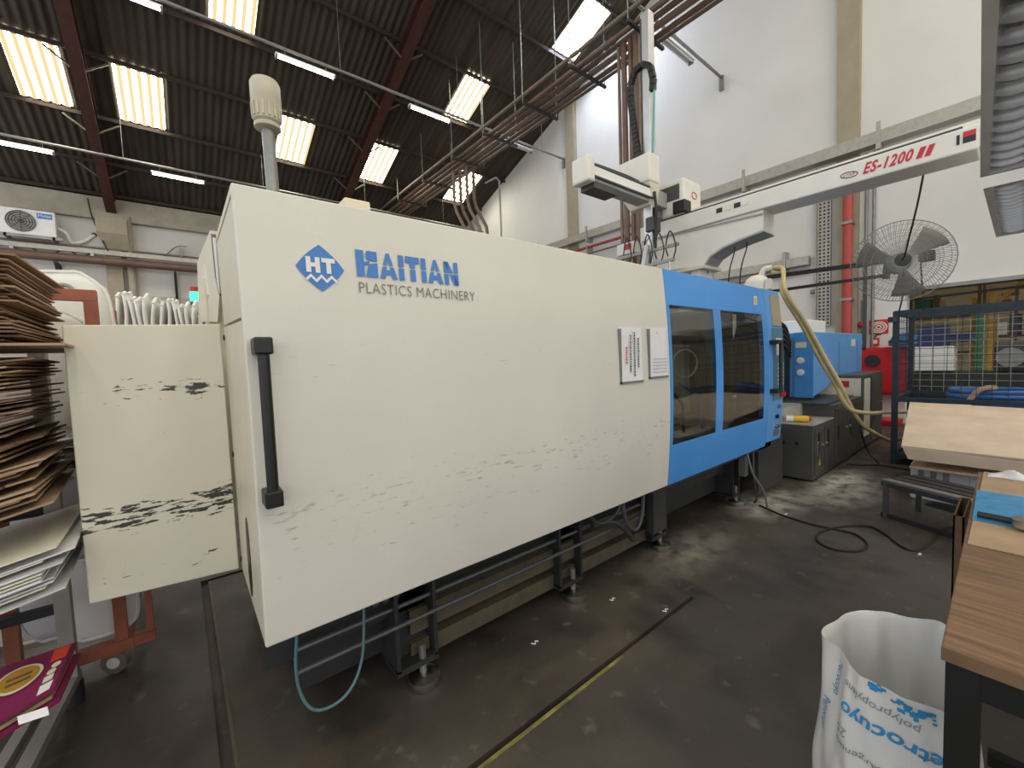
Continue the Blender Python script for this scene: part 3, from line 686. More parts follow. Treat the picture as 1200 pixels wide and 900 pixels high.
for wd_, o_ in (('PLASTICS', 0), ('MACHINERY', x9)):
    vs, fs = text2d(wd_, 1, 0, 1.08, -.008)
    MB().add([F(.545+(a+o_)/xm*.525, 1.872+b*.06) for a, b in vs], fs).build('lettering', 'logogrey', mc)

# blue doors with two smoked windows
XD0, XD1, XP1 = 2.69, 4.47, 4.86
W1, W2, WZ0, WZ1 = (2.72, 3.375), (3.50, 4.36), .948, 1.945
bd = bowed(XD0, XD1, WZ1, ZT, .04).build('blue_door', 'blue', mc, bevel=.004)
bowed(XD0, XD1, ZB, WZ0, .04, 6).build('door_lower_rail', 'blue', mc, bevel=.004)
for a, b in ((XD0, W1[0]), (W1[1], W2[0]), (W2[1], XD1)): bowed(a, b, WZ0, WZ1, .04).build('door_stile', 'blue', mc)
for a, b in (W1, W2):
    bowed(a, b, WZ0, WZ1, .008).build('window_pane', 'glass', mc)
    mb = MB()
    for z0, z1 in ((WZ0, WZ0+.012), (WZ1-.012, WZ1)): mb.prism([(gy(z0)+.012, z0), (gy(z0)+.05, z0), (gy(z0)+.05, z1), (gy(z0)+.012, z1)], 'x', a, b)
    mb.build('window_seal', 'dark', mc, kind='stuff')
o = MB().box(4.20, 4.27, gy(2.05)-.004, gy(2.05), 2.03, 2.11).build('warning_label', 'label', mc); MB().box(4.215, 4.255, gy(2.05)-.006, gy(2.05)-.003, 2.045, 2.095).build('symbol', 'yellow', o)
MB().cyl((4.62, 1.50, 1.19), (4.62, 1.50, 1.69), .018, n=12).build('door_handle', 'black', mc, smooth=True)
for z in (1.20, 1.68): MB().box(4.50, 4.64, 1.485, 1.58, z-.02, z+.02).build('handle_mount', 'black', mc, bevel=.004)
# control column
MB().box(XD1-.012, XD1+.010, 1.63, 1.85, .70, 2.15).build('dimming_panel', 'dark', mc)  # dark panel added to dim the blue seen through the window
bowed(XD1+.012, XP1, ZB+.03, ZT, .25).build('control_column', 'blue2', mc, bevel=.004)
sc_ = bowed(4.60, 4.84, 1.84, 2.15, .01); [setattr(p, 'y', p.y-.008) for p in sc_.v]; sc_.build('screen_cover', 'concrete2', mc, bevel=.003)
sc_ = bowed(4.58, 4.85, 1.10, 1.82, .01); [setattr(p, 'y', p.y-.008) for p in sc_.v]; kp = sc_.build('keypad_panel', 'panel', mc)
sc_ = bowed(4.65, 4.80, 1.55, 1.72, .01); [setattr(p, 'y', p.y-.012) for p in sc_.v]; sc_.build('display', 'label', kp)
mb = MB()
for i in range(5):
    for j in range(6): mb.box(4.68+.03*i, 4.70+.03*i, gy(1.3)-.014, gy(1.3)-.006, 1.25+.04*j, 1.27+.04*j)
mb.build('key', 'label', kp, kind='stuff')
for x in (4.76, 4.82): MB().cyl((x, gy(1.15)-.03, 1.15), (x, gy(1.15), 1.15), .026, n=12).build('red_button', 'red', mc, smooth=True)
for x, z, mm in ((4.73, 1.03, 'steel'), (4.69, .93, 'black'), (4.69, .83, 'steel'), (4.74, .83, 'steel')): MB().cyl((x, gy(z)-.025, z), (x, gy(z), z), .02, n=12).build('switch_knob', mm, mc, smooth=True)
MB().box(4.66, 4.80, gy(.78)-.003, gy(.78), .73, .79).build('nameplate', 'greysteel', mc)
# base frame below the guards
MB().box(.35, 5.6, 2.02, 3.4, .14, .62).build('base_body', 'dark2', mc)
MB().box(.20, 5.6, 1.93, 2.0, .36, .655).build('upper_rail', 'dark2', mc)
MB().box(.82, 3.1, 1.90, 2.02, .24, .36).build('channel', 'olive', mc)
MB().box(.82, 3.1, 1.90, 2.0, .10, .19).build('channel', 'olive', mc)
MB().box(XG1, 5.0, 1.72, 1.80, .56, .64).build('door_track', 'dark', mc)
def support(x, wd=.11):
    MB().box(x-wd, x+wd, 1.93, 2.04, .12, .655).build('support_plate', 'dark2', mc, bevel=.004)
    for q_ in (-wd, wd-.02): MB().box(x+q_, x+q_+.02, 1.84, 1.93, .12, .655).build('support_rib', 'dark2', mc)
    MB().box(x-wd, x+wd, 1.84, 2.0, .10, .13).build('foot_flange', 'dark2', mc)
    MB().cyl((x+.03, 1.86, .05), (x+.03, 1.86, .2), .018, n=8).build('levelling_bolt', 'greysteel', mc)
    MB().lathe([(.075, 0), (.08, .012), (.078, .045), (.05, .055), (.02, .06)], (x+.03, 1.85, 0), n=22).build('levelling_foot', 'steel', mc, smooth=True)
for x in (.83, 1.93, 2.98): support(x)
MB().box(2.80, 2.98, 1.78, 1.84, .2, .655).build('grey_plate', 'dark', mc)
support(4.42, .08); MB().box(4.66, 5.35, 1.72, 1.76, .1, .64).build('leg_cover', 'dark', mc)
# hydraulic pipes along the base
for i, (y, z) in enumerate(((1.90, .50), (1.87, .43), (1.83, .36))):
    MB().tube([(.30, y, z), (.7, y, z), (1.9, y, z), (2.75, y, z)], .011, n=8, smooth=False).build('pipe', 'copper', mc, smooth=True)
for x in (.62, .67, .72): MB().cyl((x, 1.86, .50), (x+.03, 1.86, .50), .02, n=8).build('fitting', 'dark', mc)
MB().tube([(.30, 1.75, .64), (.28, 1.74, .40), (.33, 1.73, .25), (.45, 1.73, .24), (.53, 1.74, .36), (.56, 1.76, .64)], .006, n=8).build('air_hose', 'teal2', mc, smooth=True)
MB().tube([(2.05, 1.8, .6), (2.1, 1.78, .5), (2.2, 1.77, .47), (2.35, 1.77, .52), (2.4, 1.78, .64)], .012, n=8).build('hose', 'dark', mc, smooth=True)
MB().tube([(2.38, 1.76, .64), (2.40, 1.75, .44), (2.5, 1.74, .34), (2.6, 1.75, .42), (2.66, 1.77, .64)], .014, n=8).build('hose', 'copper', mc, smooth=True)
MB().tube([(2.1, 1.8, .47), (2.3, 1.78, .44), (2.45, 1.77, .33), (2.5, 1.77, .26), (2.56, 1.78, .27)], .02, n=8).build('hose', 'dark', mc, smooth=True)
MB().box(2.62, 2.65, 1.74, 1.78, .58, .655).build('brass_fitting', 'yellowp', mc)
MB().tube([(4.30, 1.7, .64), (4.35, 1.66, .4), (4.5, 1.62, .2), (4.56, 1.6, .02)], .012, n=8).build('hose', 'greysteel', mc, smooth=True)
MB().tube([(4.42, 1.68, .6), (4.38, 1.66, .35), (4.45, 1.66, .12), (4.5, 1.7, .05)], .01, n=8).build('hose', 'dark', mc, smooth=True)
MB().box(4.33, 4.40, 1.72, 1.78, .35, .62).build('valve_block', 'greysteel', mc)
# clamp and mould, seen through the windows
MB().box(.55, 1.0, 2.3, 3.2, .64, 1.95).build('toggle_platen', 'dark', mc, bevel=.02)
MB().box(2.35, 2.78, 1.95, 3.3, .66, 1.95).build('moving_platen', 'greenp', mc, bevel=.02)
MB().box(4.28, 4.75, 2.0, 3.3, .66, 2.02).build('fixed_platen', mat('platen_grey', '#6f6c64', .5), mc, bevel=.02)
for y in (2.15, 3.1):
    for z in (.9, 1.75): MB().cyl((.6, y, z), (4.7, y, z), .06, n=14).build('tie_bar', 'steel', mc, smooth=True)
MB().box(2.78, 3.12, 2.25, 3.0, .98, 1.68).build('mould_half', 'mouldgrey', mc, bevel=.01)
MB().box(3.85, 4.28, 2.25, 3.0, .98, 1.68).build('mould_half', 'mouldgrey', mc, bevel=.01)
MB().box(XD0, 4.6, 1.85, 3.3, .64, .68).build('drip_tray', 'mouldgrey', mc)
MB().box(3.4, 4.1, 1.9, 2.1, .68, .86).build('water_manifold', 'mouldgrey', mc, bevel=.01)
rc = px(803, 426, 'y', 1.70)
MB().tube([(rc.x+.19*math.cos(a), 1.70, rc.z+.11*math.sin(a)) for a in [i*math.pi/10 for i in range(20)]], .007, n=6, closed=True, res=2).build('coiled_tube', 'white', mc, smooth=True)
for i in range(4):
    x = 2.9+.35*i
    MB().tube([(x, 2.2, 1.3), (x+.06, 2.02, 1.15), (x+.02, 1.98, .95), (x+.1, 2.0, .78)], .014, n=6).build('cooling_hose', 'bluehose' if i % 2 else 'rubber', mc, smooth=True)
# rear guards
MB().box(XG0, XG1, 3.35, 3.40, .66, 2.2).build('rear_guard', 'cream2', mc)
MB().box(XD0, 4.8, 3.35, 3.40, .66, 1.0).build('rear_door', 'blue', mc)
# injection unit: barrel, dark shroud, blue cover with gauges
MB().box(5.2, 10.2, 2.15, 3.2, .1, .80).build('injection_base', 'dark2', mc)
MB().box(5.25, 6.9, 1.90, 2.12, .60, .86).build('slide_way', 'worktop', mc)
MB().cyl((4.75, 2.65, 1.35), (7.2, 2.65, 1.35), .17, n=18).build('barrel', 'dark', mc, smooth=True)
MB().box(4.95, 6.9, 2.25, 2.95, 1.05, 1.72).build('barrel_shroud', 'dark2', mc, bevel=.03)
MB().box(6.2, 6.98, 2.14, 2.3, .9, 1.62).build('cylinder_block', 'black', mc, bevel=.03)
BX0, BX1, BY0, BY1, BZ0, BZ1 = 6.95, 9.75, 1.86, 2.95, .93, 1.84
mb = MB(); mb.prism([(BX0, BZ0-.02), (BX0+.55, BZ0+.06), (BX0+1.15, BZ0+.2), (BX1, BZ0+.2), (BX1, BZ1), (BX0, BZ1)], 'y', BY0, BY1)
bc = mb.build('injection_cover', 'blue2', mc, bevel=.012)
MB().prism([(BY0-.012, BZ0-.02), (BY0+.22, BZ0-.02), (BY0+.22, BZ1), (BY0-.012, BZ1)], 'x', BX0-.03, BX0).build('gauge_plate', 'blue', bc)
for z in (1.44, 1.27):
    g_ = MB().lathe([(.045, 0), (.045, .02), (.036, .022)], (BX0-.03, 2.0, z), (-1, 0, 0), 18).build('gauge', 'gauge', bc, smooth=True)
MB().box(BX0-.034, BX0-.03, 1.93, 2.06, 1.62, 1.70).build('plate_label', 'label', bc)
MB().box(9.0, 9.25, BY0-.004, BY0, 1.62, 1.74).build('cover_label', 'label', bc)
mb = MB()
for a, b in (((8.25, 1.2), (8.25, 1.7)), ((9.4, 1.2), (9.4, 1.7))): mb.box(a[0]-.006, a[0]+.006, BY0-.004, BY0, a[1], b[1])
mb.build('cover_seam', 'panel', bc, kind='stuff')
MB().box(7.7, 8.5, 2.1, 2.6, BZ1, BZ1+.22).build('valve_box', 'white', mc, bevel=.015)
for i in range(5):
    z = 1.95-.07*i
    MB().tube([(5.5, 2.3, 1.72), (5.6, 2.25, z+.02), (6.2, 2.2, z+.05-.02*i), (6.7, 2.15, z), (6.95, 2.15, 1.7-.05*i)], .028, n=8).build('hydraulic_hose', 'rubber', mc, smooth=True)
# dark cabinets along the front of the injection unit
def cab(x0, x1, y0, z1, top):
    MB().box(x0, x1, y0, 2.2, .02, z1).build('cabinet_body', 'cabinet', mc, bevel=.01)
    if top: MB().box(x0-.005, x1+.005, y0-.005, 2.2, z1, z1+.012).build('cabinet_top', 'worktop', mc)
def cdoor(x0, x1, y0, z0, z1, lab=False, vent=True, knob='r'):
    d = MB().box(x0+.01, x1-.01, y0-.012, y0, z0, z1).build('cabinet_door', 'cabinet', mc, bevel=.003)
    xk = x1-.07 if knob == 'r' else x0+.07
    MB().cyl((xk, y0-.03, (z0+z1)/2+.05), (xk, y0-.01, (z0+z1)/2+.05), .018, n=10).build('lock', 'steel', d, smooth=True)
    if vent: MB().box(x0+.1, x0+.16, y0-.014, y0-.01, z0+.28, z0+.5).build('vent_slot', 'black', d)
    if lab: MB().add([(x0+.12, y0-.014, z0+.1), (x0+.2, y0-.014, z0+.1), (x0+.16, y0-.014, z0+.19)], [(0, 1, 2)]).build('warning_label', 'yellow', d)
cab(5.82, 6.66, 1.55, .68, True); cdoor(5.86, 6.22, 1.55, .08, .64, True); cdoor(6.24, 6.62, 1.55, .08, .64, False, True, 'l')
MB().box(5.93, 5.99, 1.528, 1.54, .3, .48).build('latch_handle', 'steel', mc, bevel=.006)
for y, z in ((1.72, .45), (1.86, .45)): MB().cyl((5.815, y, z), (5.822, y, z), .02, n=8).build('cable_hole', 'black', mc)
cab(6.67, 8.12, 1.55, .85, False); cdoor(6.7, 7.3, 1.55, .08, .8); cdoor(7.32, 8.1, 1.55, .08, .8, False, True, 'l')
MB().box(6.6, 8.0, 1.62, 2.2, .85, .87).build('cabinet_lid', 'dark', mc, bevel=.005)
cab(8.14, 9.62, 1.55, 1.17, False); cdoor(8.75, 9.58, 1.55, .06, 1.12, True)
MB().box(8.12, 8.14, 1.56, 2.1, .3, 1.12).build('side_panel', 'label', mc)
MB().box(8.3, 8.62, 1.535, 1.55, .2, 1.1).build('pale_panel', 'label', mc)
MB().box(8.115, 8.12, 1.70, 1.85, .98, 1.08).build('sticker', 'redink', mc)
# vent canister on a pole above the clamp end
pc = px(311, 110, 'y', 3.0)
MB().cyl((.545, 3.0, 2.1), (.535, 3.0, 3.12), .036, n=12).build('vent_pole', 'greysteel', mc, smooth=True)
vc = MB().lathe([(.05, 0), (.074, .008), (.074, .03), (.06, .04), (.076, .05), (.080, .14), (.084, .15), (.084, .27), (.074, .29), (.03, .3)], (.535, 3.0, 3.085), n=24).build('vent_canister', 'canister', mc, smooth=True)
for i in range(16):
    a = 2*math.pi*i/16
    MB().bar((.535+.078*math.cos(a), 3.0+.078*math.sin(a), 3.145), (.535+.081*math.cos(a), 3.0+.081*math.sin(a), 3.225), .012, .012).build('rib', 'canister', vc)
# notices clipped on the guard
def notice(x0, x1, z0, z1, label, kind):
    t = thing('notice_sheet', label, 'notice', ((x0+x1)/2, gy(z0), z0))
    mb = MB(); mb.hexa([(x0, gy(z0)-.004, z0), (x1, gy(z0)-.005, z0), (x1, gy(z0)-.001, z0), (x0, gy(z0)-.001, z0)], [(x0, gy(z1)-.006, z1), (x1, gy(z1)-.008, z1), (x1, gy(z1)-.001, z1), (x0, gy(z1)-.001, z1)])
    mb.build('sheet', 'paper', t)
    fr = MB(); y = gy(z0)-.006
    fr.box(x0-.008, x0+.004, y-.002, gy(z1), z0-.008, z1-.01).box(x0-.008, x1+.004, y-.002, gy(z0), z0-.01, z0+.004); fr.build('sleeve', 'greysteel', t)
    if kind:
        for c_, (u, n0, n1, mm) in enumerate(((.24, .34, .62, 'redink'), (.42, .18, .86, 'ink'), (.60, .10, .92, 'ink'), (.78, .26, .78, 'ink'))):
            mb = MB(); z = z0+(z1-z0)*n0; RR = random.Random(c_)
            xx = x0+(x1-x0)*u; y = gy(z0)-.009
            while z < z0+(z1-z0)*n1:
                l = RR.uniform(.006, .014)
                mb.add([(xx-.007, y, z), (xx+.007, y, z), (xx+.007, y, z+l), (xx-.007, y, z+l)], [(0, 1, 2, 3)]); z += l+.005
            mb.build('handwriting', mm, t, kind='stuff')
    else:
        for i in range(5):
            zz = z0+.03+.022*i
            MB().add([(x0+.03, gy(z0)-.009, zz), (x1-.015, gy(z0)-.009, zz), (x1-.015, gy(z0)-.009, zz+.004), (x0+.03, gy(z0)-.009, zz+.004)], [(0, 1, 2, 3)]).build('ruled_line', 'robotgrey', t)
        MB().lathe([(.012, 0), (.012, .004)], ((x0+x1)/2, gy(z1)-.008, z1-.03), (0, -1, 0), 10).build('hole', 'white', t)
notice(2.115, 2.345, 1.435, 1.775, 'white notice with lines of sideways handwriting on cream guard', 1)
notice(2.425, 2.645, 1.45, 1.78, 'creased blank form in a sleeve beside the blue door', 0)
# grease tube lying on the low cabinet
t = thing('grease_cartridge', 'white and yellow tube lying on the low dark cabinet', 'tube', (6.0, 1.8, .69))
MB().cyl((5.92, 1.87, .735), (5.96, 1.80, .735), .04, n=16).build('white_end', 'white', t, smooth=True)
MB().cyl((5.96, 1.80, .735), (6.03, 1.66, .735), .041, n=16).build('body', 'yellow', t, smooth=True)
MB().cyl((6.03, 1.66, .735), (6.045, 1.63, .735), .025, n=12).build('cap', 'redink', t, smooth=True)

# ================================================================== TAKE-OUT ROBOT
RX = 4.3
rb = thing('takeout_robot', 'pale grey take-out robot with long beam standing on the moulding machine', 'robot', (RX+.15, 2.3, 2.02))
zt, zb = px(1137, 147, 'x', RX).z, px(1149, 173, 'x', RX).z
MB().box(RX, RX+.30, .22, 2.85, zb, zt).build('beam', 'offwhite', rb, bevel=.012)
MB().box(RX+.01, RX+.29, .205, .225, zb+.01, zt-.005).build('beam_end_cap', 'tan', rb, bevel=.01)
MB().box(RX+.02, RX+.07, .30, 2.7, zt, zt+.018).build('linear_rail', 'dark', rb)
MB().box(RX+.16, RX+.3, .22, 2.3, zt, zt+.085).build('cable_trough', 'offwhite', rb, bevel=.006)
# tapered support web below the beam
pts = [(895, 243), (894, 270), (868, 280), (846, 290), (832, 300), (824, 312), (772, 318), (752, 290), (752, 268)]
yz = [(px(a, b, 'x', RX+.03).y, px(a, b, 'x', RX+.03).z) for a, b in pts]
zl = min(z for _, z in yz)
MB().prism(yz, 'x', RX+.03, RX+.30).build('support_web', 'offwhite', rb, bevel=.01)
MB().prism([(yz[i][0], yz[i][1]-.001) for i in range(1, 6)]+[(yz[i][0]-.01, yz[i][1]-.012) for i in range(5, 0, -1)], 'x', RX+.026, RX+.30).build('web_edge', 'robotgrey', rb)
yb0 = yz[5][0]
MB().box(RX-.04, RX+.34, yb0-.05, yz[6][0]+.1, zl-.03, zl).build('base_plate', 'tan', rb)
MB().box(RX+.02, RX+.28, yb0+.02, yb0+.12, 2.02, zl-.03).build('base_post', 'offwhite', rb)
MB().box(RX+.02, RX+.28, yb0+.42, yb0+.52, 2.02, zl-.03).build('base_post', 'offwhite', rb)
MB().box(RX+.0, RX+.30, yb0, yb0+.6, 2.02, 2.05).build('foot_plate', 'greysteel', rb)
MB().bar((RX+.02, 2.9, zb+.01), (RX+.02, yz[0][0], zb-.04), .01, .012).build('web_seam', 'robotgrey', rb)
# lettering and stickers on the beam
bu = -Y_
lx = px(1011, 199, 'x', RX); lz = (px(1090, 170, 'x', RX).y)
text_on('ES-1200', (RX, lx.y, zb+.045), bu, Z_, lx.y-px(1071, 180, 'x', RX).y, .085, shear=.4, nrm=-X_, bold=.03, spacing=1.12).build('lettering', 'redink', rb)
yy = px(1073, 180, 'x', RX).y
for i in range(2):
    y0 = yy-.045*i
    MB().add([(RX-.003, y0, zb+.045), (RX-.003, y0-.032, zb+.045), (RX-.003, y0-.058, zb+.12), (RX-.003, y0-.026, zb+.12)], [(0, 1, 2, 3)]).build('lettering_bar', 'redink', rb)
ly = px(995, 204, 'x', RX)
MB().tube([(RX-.002, ly.y+.055*math.cos(a), zb+.075+.022*math.sin(a)+.006*math.cos(a)) for a in [i*math.pi/9 for i in range(18)]], .003, n=5, closed=True, res=1).build('logo_ring', 'ink', rb)
text_on('STAR', (RX, ly.y+.04, zb+.065), bu, Z_, .075, .02, shear=.3, nrm=-X_).build('logo_text', 'redink', rb)
q = px(1136, 160, 'x', RX).y
MB().box(RX-.004, RX, q-.03, q+.03, zb+.10, zb+.135).build('sticker', 'redink', rb); MB().box(RX-.004, RX, q-.03, q+.03, zb+.06, zb+.10).build('sticker', 'ink', rb)
MB().box(RX-.004, RX, q+.045, q+.06, zb+.06, zb+.125).build('sticker', 'ink', rb)
for i, xq in enumerate((843, 853, 864, 873)):
    y0 = px(xq, 236, 'x', RX).y
    MB().box(RX-.004, RX, y0-.028, y0+.03, zt-.09, zt-.045).build('sticker', 'ink' if i % 2 == 0 else 'label', rb)
# traverse carriage with vented cover
c0, c1 = px(771, 217, 'x', RX).y, px(801, 204, 'x', RX).y
ztc = px(801, 206, 'x', RX).z; xc1 = px(822, 213, 'y', c1).x
cv = MB().box(RX, xc1, c1, c0+.1, zt+.02, ztc).build('carriage_cover', 'offwhite', rb, bevel=.03)
for i in range(12):
    y = c1+.05+(c0-c1-.05)*i/12
    MB().box(RX-.003, RX+.002, y, y+.018, ztc-.22, ztc-.06).build('vent_slot', 'dark', cv)
MB().tube([(RX+.22+.05*math.cos(a), c1-.002, ztc-.16+.035*math.sin(a)) for a in [i*math.pi/8 for i in range(16)]], .005, n=5, closed=True, res=1).build('logo_ring', 'redink', cv)
MB().box(RX-.02, RX+.12, c1-.02, c1+.12, zt+.03, zt+.16).build('drag_motor', 'black', rb, bevel=.01)
MB().box(RX-.12, RX+.02, c0-.05, c0+.12, zt+.02, zt+.22).build('carriage_block', 'greysteel', rb, bevel=.01)
# cross arm reaching over the mould, with end cap
AY = 2.5
MB().box(3.0, 4.3, AY, AY+.16, 3.20, 3.36).build('cross_arm', 'robotgrey', rb, bevel=.006)
MB().box(3.02, 4.0, AY-.015, AY, 3.25, 3.33).build('arm_rail_cover', 'white', rb)
MB().box(3.02, 4.0, AY-.022, AY, 3.335, 3.35).box(3.02, 4.0, AY-.022, AY, 3.232, 3.247).build('arm_rail', 'dark', rb, kind='stuff')
MB().box(2.95, 3.05, AY-.03, AY+.17, 3.18, 3.41).build('arm_end_cap', 'offwhite', rb, bevel=.02)
MB().box(3.05, 3.4, AY-.01, AY+.15, 3.14, 3.2).build('arm_underside', 'dark', rb)
MB().tube([(3.12, AY+.1, 3.40), (3.4, AY+.1, 3.41), (3.75, AY+.12, 3.43), (3.95, AY+.12, 3.42)], .03, n=8).build('cable_sleeve', 'rubber', rb, smooth=True)
# arm housing and vertical arm
mb = MB(); mb.hexa([(3.96, 2.5, 3.17), (4.1, 2.5, 3.17), (4.1, 2.75, 3.17), (3.96, 2.75, 3.17)], [(3.92, 2.47, 3.40), (4.12, 2.47, 3.40), (4.12, 2.88, 3.40), (3.92, 2.88, 3.40)])
mb.build('housing_lower', 'tan', rb, bevel=.012)
MB().box(3.92, 4.12, 2.47, 2.88, 3.405, 3.70).build('housing_upper', 'offwhite', rb, bevel=.02)
MB().box(3.99, 4.09, 2.50, 2.60, 2.55, 5.15).build('vertical_arm', 'alu', rb, bevel=.006)
MB().box(3.985, 3.995, 2.585, 2.60, 3.7, 5.1).build('arm_rail', 'dark', rb)
ch = [(3.95, 2.62, 3.70), (3.95, 2.66, 4.0), (3.95, 2.70, 4.3), (3.96, 2.71, 4.48), (3.97, 2.66, 4.60), (3.98, 2.57, 4.63), (3.98, 2.48, 4.56), (3.98, 2.45, 4.42), (3.98, 2.46, 4.3)]
for i in range(len(ch)-1):
    a, b = V(ch[i]), V(ch[i+1]); n_ = max(1, int((b-a).length/.05))
    for j in range(n_):
        p, q = a.lerp(b, j/n_), a.lerp(b, (j+.86)/n_)
        MB().bar(p, q, .055, .05, up=(1, 0, 0)).build('chain_link', 'black', rb)
MB().tube([(3.98, 2.44, 4.35), (3.98, 2.45, 4.1), (3.98, 2.47, 3.7)], .012, n=6).build('air_tube', 'teal', rb, smooth=True)
# gripper frame with tubes, under the arm
MB().box(4.0, 4.08, 2.50, 2.6, 2.75, 3.17).build('wrist', 'greysteel', rb, bevel=.01)
MB().box(3.96, 4.1, 2.46, 2.56, 2.9, 3.05).build('wrist_motor', 'dark', rb, bevel=.01)
MB().box(4.05, 4.2, 2.75, 3.0, 2.75, 2.88).build('valve_unit', 'offwhite', rb, bevel=.01)
MB().box(4.04, 4.05, 2.80, 2.88, 2.80, 2.86).build('valve_button', 'redink', rb)
MB().bar((3.98, 2.95, 2.70), (3.98, 2.2, 2.70), .03, .03).build('gripper_bar', 'greysteel', rb)
MB().bar((3.9, 2.95, 2.52), (3.9, 2.2, 2.54), .028, .028).build('gripper_bar', 'greysteel', rb)
MB().bar((3.98, 2.55, 2.76), (3.9, 2.55, 2.5), .05, .05).build('gripper_stem', 'alu', rb)
for y in (2.9, 2.7, 2.45, 2.25): 
    MB().cyl((3.9, y, 2.53), (3.9, y, 2.43), .012, n=8).build('cup_stem', 'steel', rb); MB().lathe([(.025, 0), (.012, .03)], (3.9, y, 2.40), n=10).build('suction_cup', 'black', rb)
for i in range(5):
    y = 2.25+.13*i; rr = .10+.015*i
    MB().tube([(3.95, y, 2.53), (3.93, y-.05, 2.62+rr*.5), (3.95, y+.02, 2.74+rr), (4.0, y+.1, 2.72), (3.97, y+.06, 2.6)], .007, n=6).build('air_tube', 'dark2', rb, smooth=True)
MB().tube([(4.0, 2.47, 3.3), (3.98, 2.44, 3.1), (3.99, 2.46, 2.9), (3.97, 2.45, 2.72)], .016, n=6).build('cable', 'black', rb, smooth=True)
for xq, yq in ((834, 289), (861, 282), (875, 278)):
    a = px(xq, yq, 'x', RX+.15)
    MB().cyl(a, a-V((0, 0, .03)), .014, n=8).build('cable_gland', 'black', rb)
    MB().tube([a, a+V((.0, .0, -.1)), a+V((.02, .06, -.28)), a+V((.05, .09, -.5))], .006, n=6).build('cable', 'black', rb, smooth=True)

# hopper and vacuum loader behind the control column
lp = px(897, 330, 'y', 2.2)
hp = thing('hopper_loader', 'white vacuum loader with pale lid on top of the material hopper', 'loader', (6.1, 2.2, .8))
MB().lathe([(.06, 1.72), (.08, 1.78), (.2, 2.0), (.2, 2.36), (.16, 2.38)], (6.1, 2.25, 0), n=24).build('hopper', 'greysteel', hp, smooth=True)
MB().lathe([(.17, 2.38), (.17, 2.50), (.14, 2.56), (.08, 2.6), (.03, 2.61)], (6.1, 2.25, 0), n=24).build('loader_lid', 'white', hp, smooth=True)
MB().tube([(6.05, 2.2, 2.58), (6.06, 2.16, 2.66), (6.08, 2.08, 2.67)], .035, n=10).build('inlet_elbow', 'white', hp, smooth=True)
MB().box(5.95, 6.02, 2.05, 2.12, 2.38, 2.52).build('clamp', 'white', hp, bevel=.01)
MB().box(5.85, 6.0, 2.3, 2.45, 2.38, 2.46).build('valve', 'dark', hp, bevel=.01)
def hose(name, label, P_, r, mt, cat='hose', ribs=True, group=None):
    t = thing(name, label, cat, P_[-1], group)
    MB().tube(P_, r, n=10, res=8).build('tube', mt, t, smooth=True)
    return t
h1 = [(6.08, 2.06, 2.67), (6.06, 1.95, 2.62), px(921, 343, 'y', 1.85), px(945, 380, 'y', 1.72), px(966, 418, 'y', 1.58), px(983, 448, 'y', 1.46), px(996, 475, 'y', 1.40), px(1010, 497, 'y', 1.33), px(1026, 508, 'y', 1.25), px(1044, 516, 'y', 1.17), V((7.85, 1.0, .32)), V((8.0, .8, .3))]
hose('feed_hose', 'beige feed hose from loader sagging lower to the cage foot', h1, .026, 'hose')
h2 = [(6.1, 2.09, 2.62), (6.09, 1.97, 2.55), px(918, 345, 'y', 1.88), px(941, 383, 'y', 1.76), px(962, 423, 'y', 1.62), px(979, 450, 'y', 1.5), px(986, 466, 'y', 1.45), px(995, 479, 'y', 1.40), px(1008, 483, 'y', 1.33), px(1024, 484, 'y', 1.25), px(1042, 483, 'y', 1.18), V((7.9, .95, .66)), V((8.1, .7, .5))]
hose('feed_hose', 'beige feed hose from loader bending level into the blue cage', h2, .026, 'hose')

# industrial fan on two black arms
fn = thing('industrial_fan', 'round wire-caged industrial fan on two black arms', 'fan', (5.85, .8, 2.2))
FC = px(1056, 306, 'x', 5.85); FR = .405
fax = V((-.96, -.26, -.02)).normalized(); fa = fax.cross(Z_).normalized(); fb = fa.cross(fax)
def fp(r, a, d): return FC+(fa*math.cos(a)+fb*math.sin(a))*r+fax*d
mb = MB()
for r, d in ((.06, .10), (.12, .098), (.18, .092), (.24, .08), (.30, .06), (.36, .03), (.405, 0), (.30, -.10), (.18, -.14)):
    mb.tube([fp(r, i*math.pi/16, d) for i in range(32)], .005 if r > .4 else .0022, n=5, closed=True, res=1)
for i in range(96):
    a = 2*math.pi*i/96
    mb.tube([fp(.05, a, .10), fp(.18, a+.25, .092), fp(.3, a+.42, .06), fp(.405, a+.5, 0)],   .0026, n=4, res=2)
    if i % 2 == 0: mb.tube([fp(.405, a, 0), fp(.3, a, -.10), fp(.1, a, -.15)], .0018, n=4, res=2)
mb.build('wire_cage', 'greysteel', fn, kind='stuff')
MB().lathe([(.065, .09), (.065, .105), (.05, .11)], FC, fax, 18).build('badge', 'dark', fn, smooth=True)
MB().lathe([(.09, -.3), (.1, -.28), (.1, -.12), (.06, -.1)], FC, fax, 18).build('motor', 'dark2', fn, smooth=True)
MB().cyl(FC-fax*.1, FC+fax*.06, .05, n=14).build('hub', 'dark', fn, smooth=True)
for i in range(3):
    a0 = 2*math.pi*i/3+.35
    mb = MB(); mb.grid(lambda u, v: fp(.05+.31*u, a0+(v-.5)*(.6+.2*u), .03*(v-.5)*2-.02+.02*u), 6, 5); mb.build('blade', mat('fan_blade_grey', '#757572', .5), fn, smooth=True, solid=.004)
b0_, b1_ = px(886, 327, 'x', 6.05), px(1020, 309, 'x', 6.05)
arm1 = (V((6.05, 2.15, b0_.z)), V((6.05, FC.y+.12, b1_.z)))
MB().bar(*arm1, .03, .05).build('mount_arm', 'black', fn)
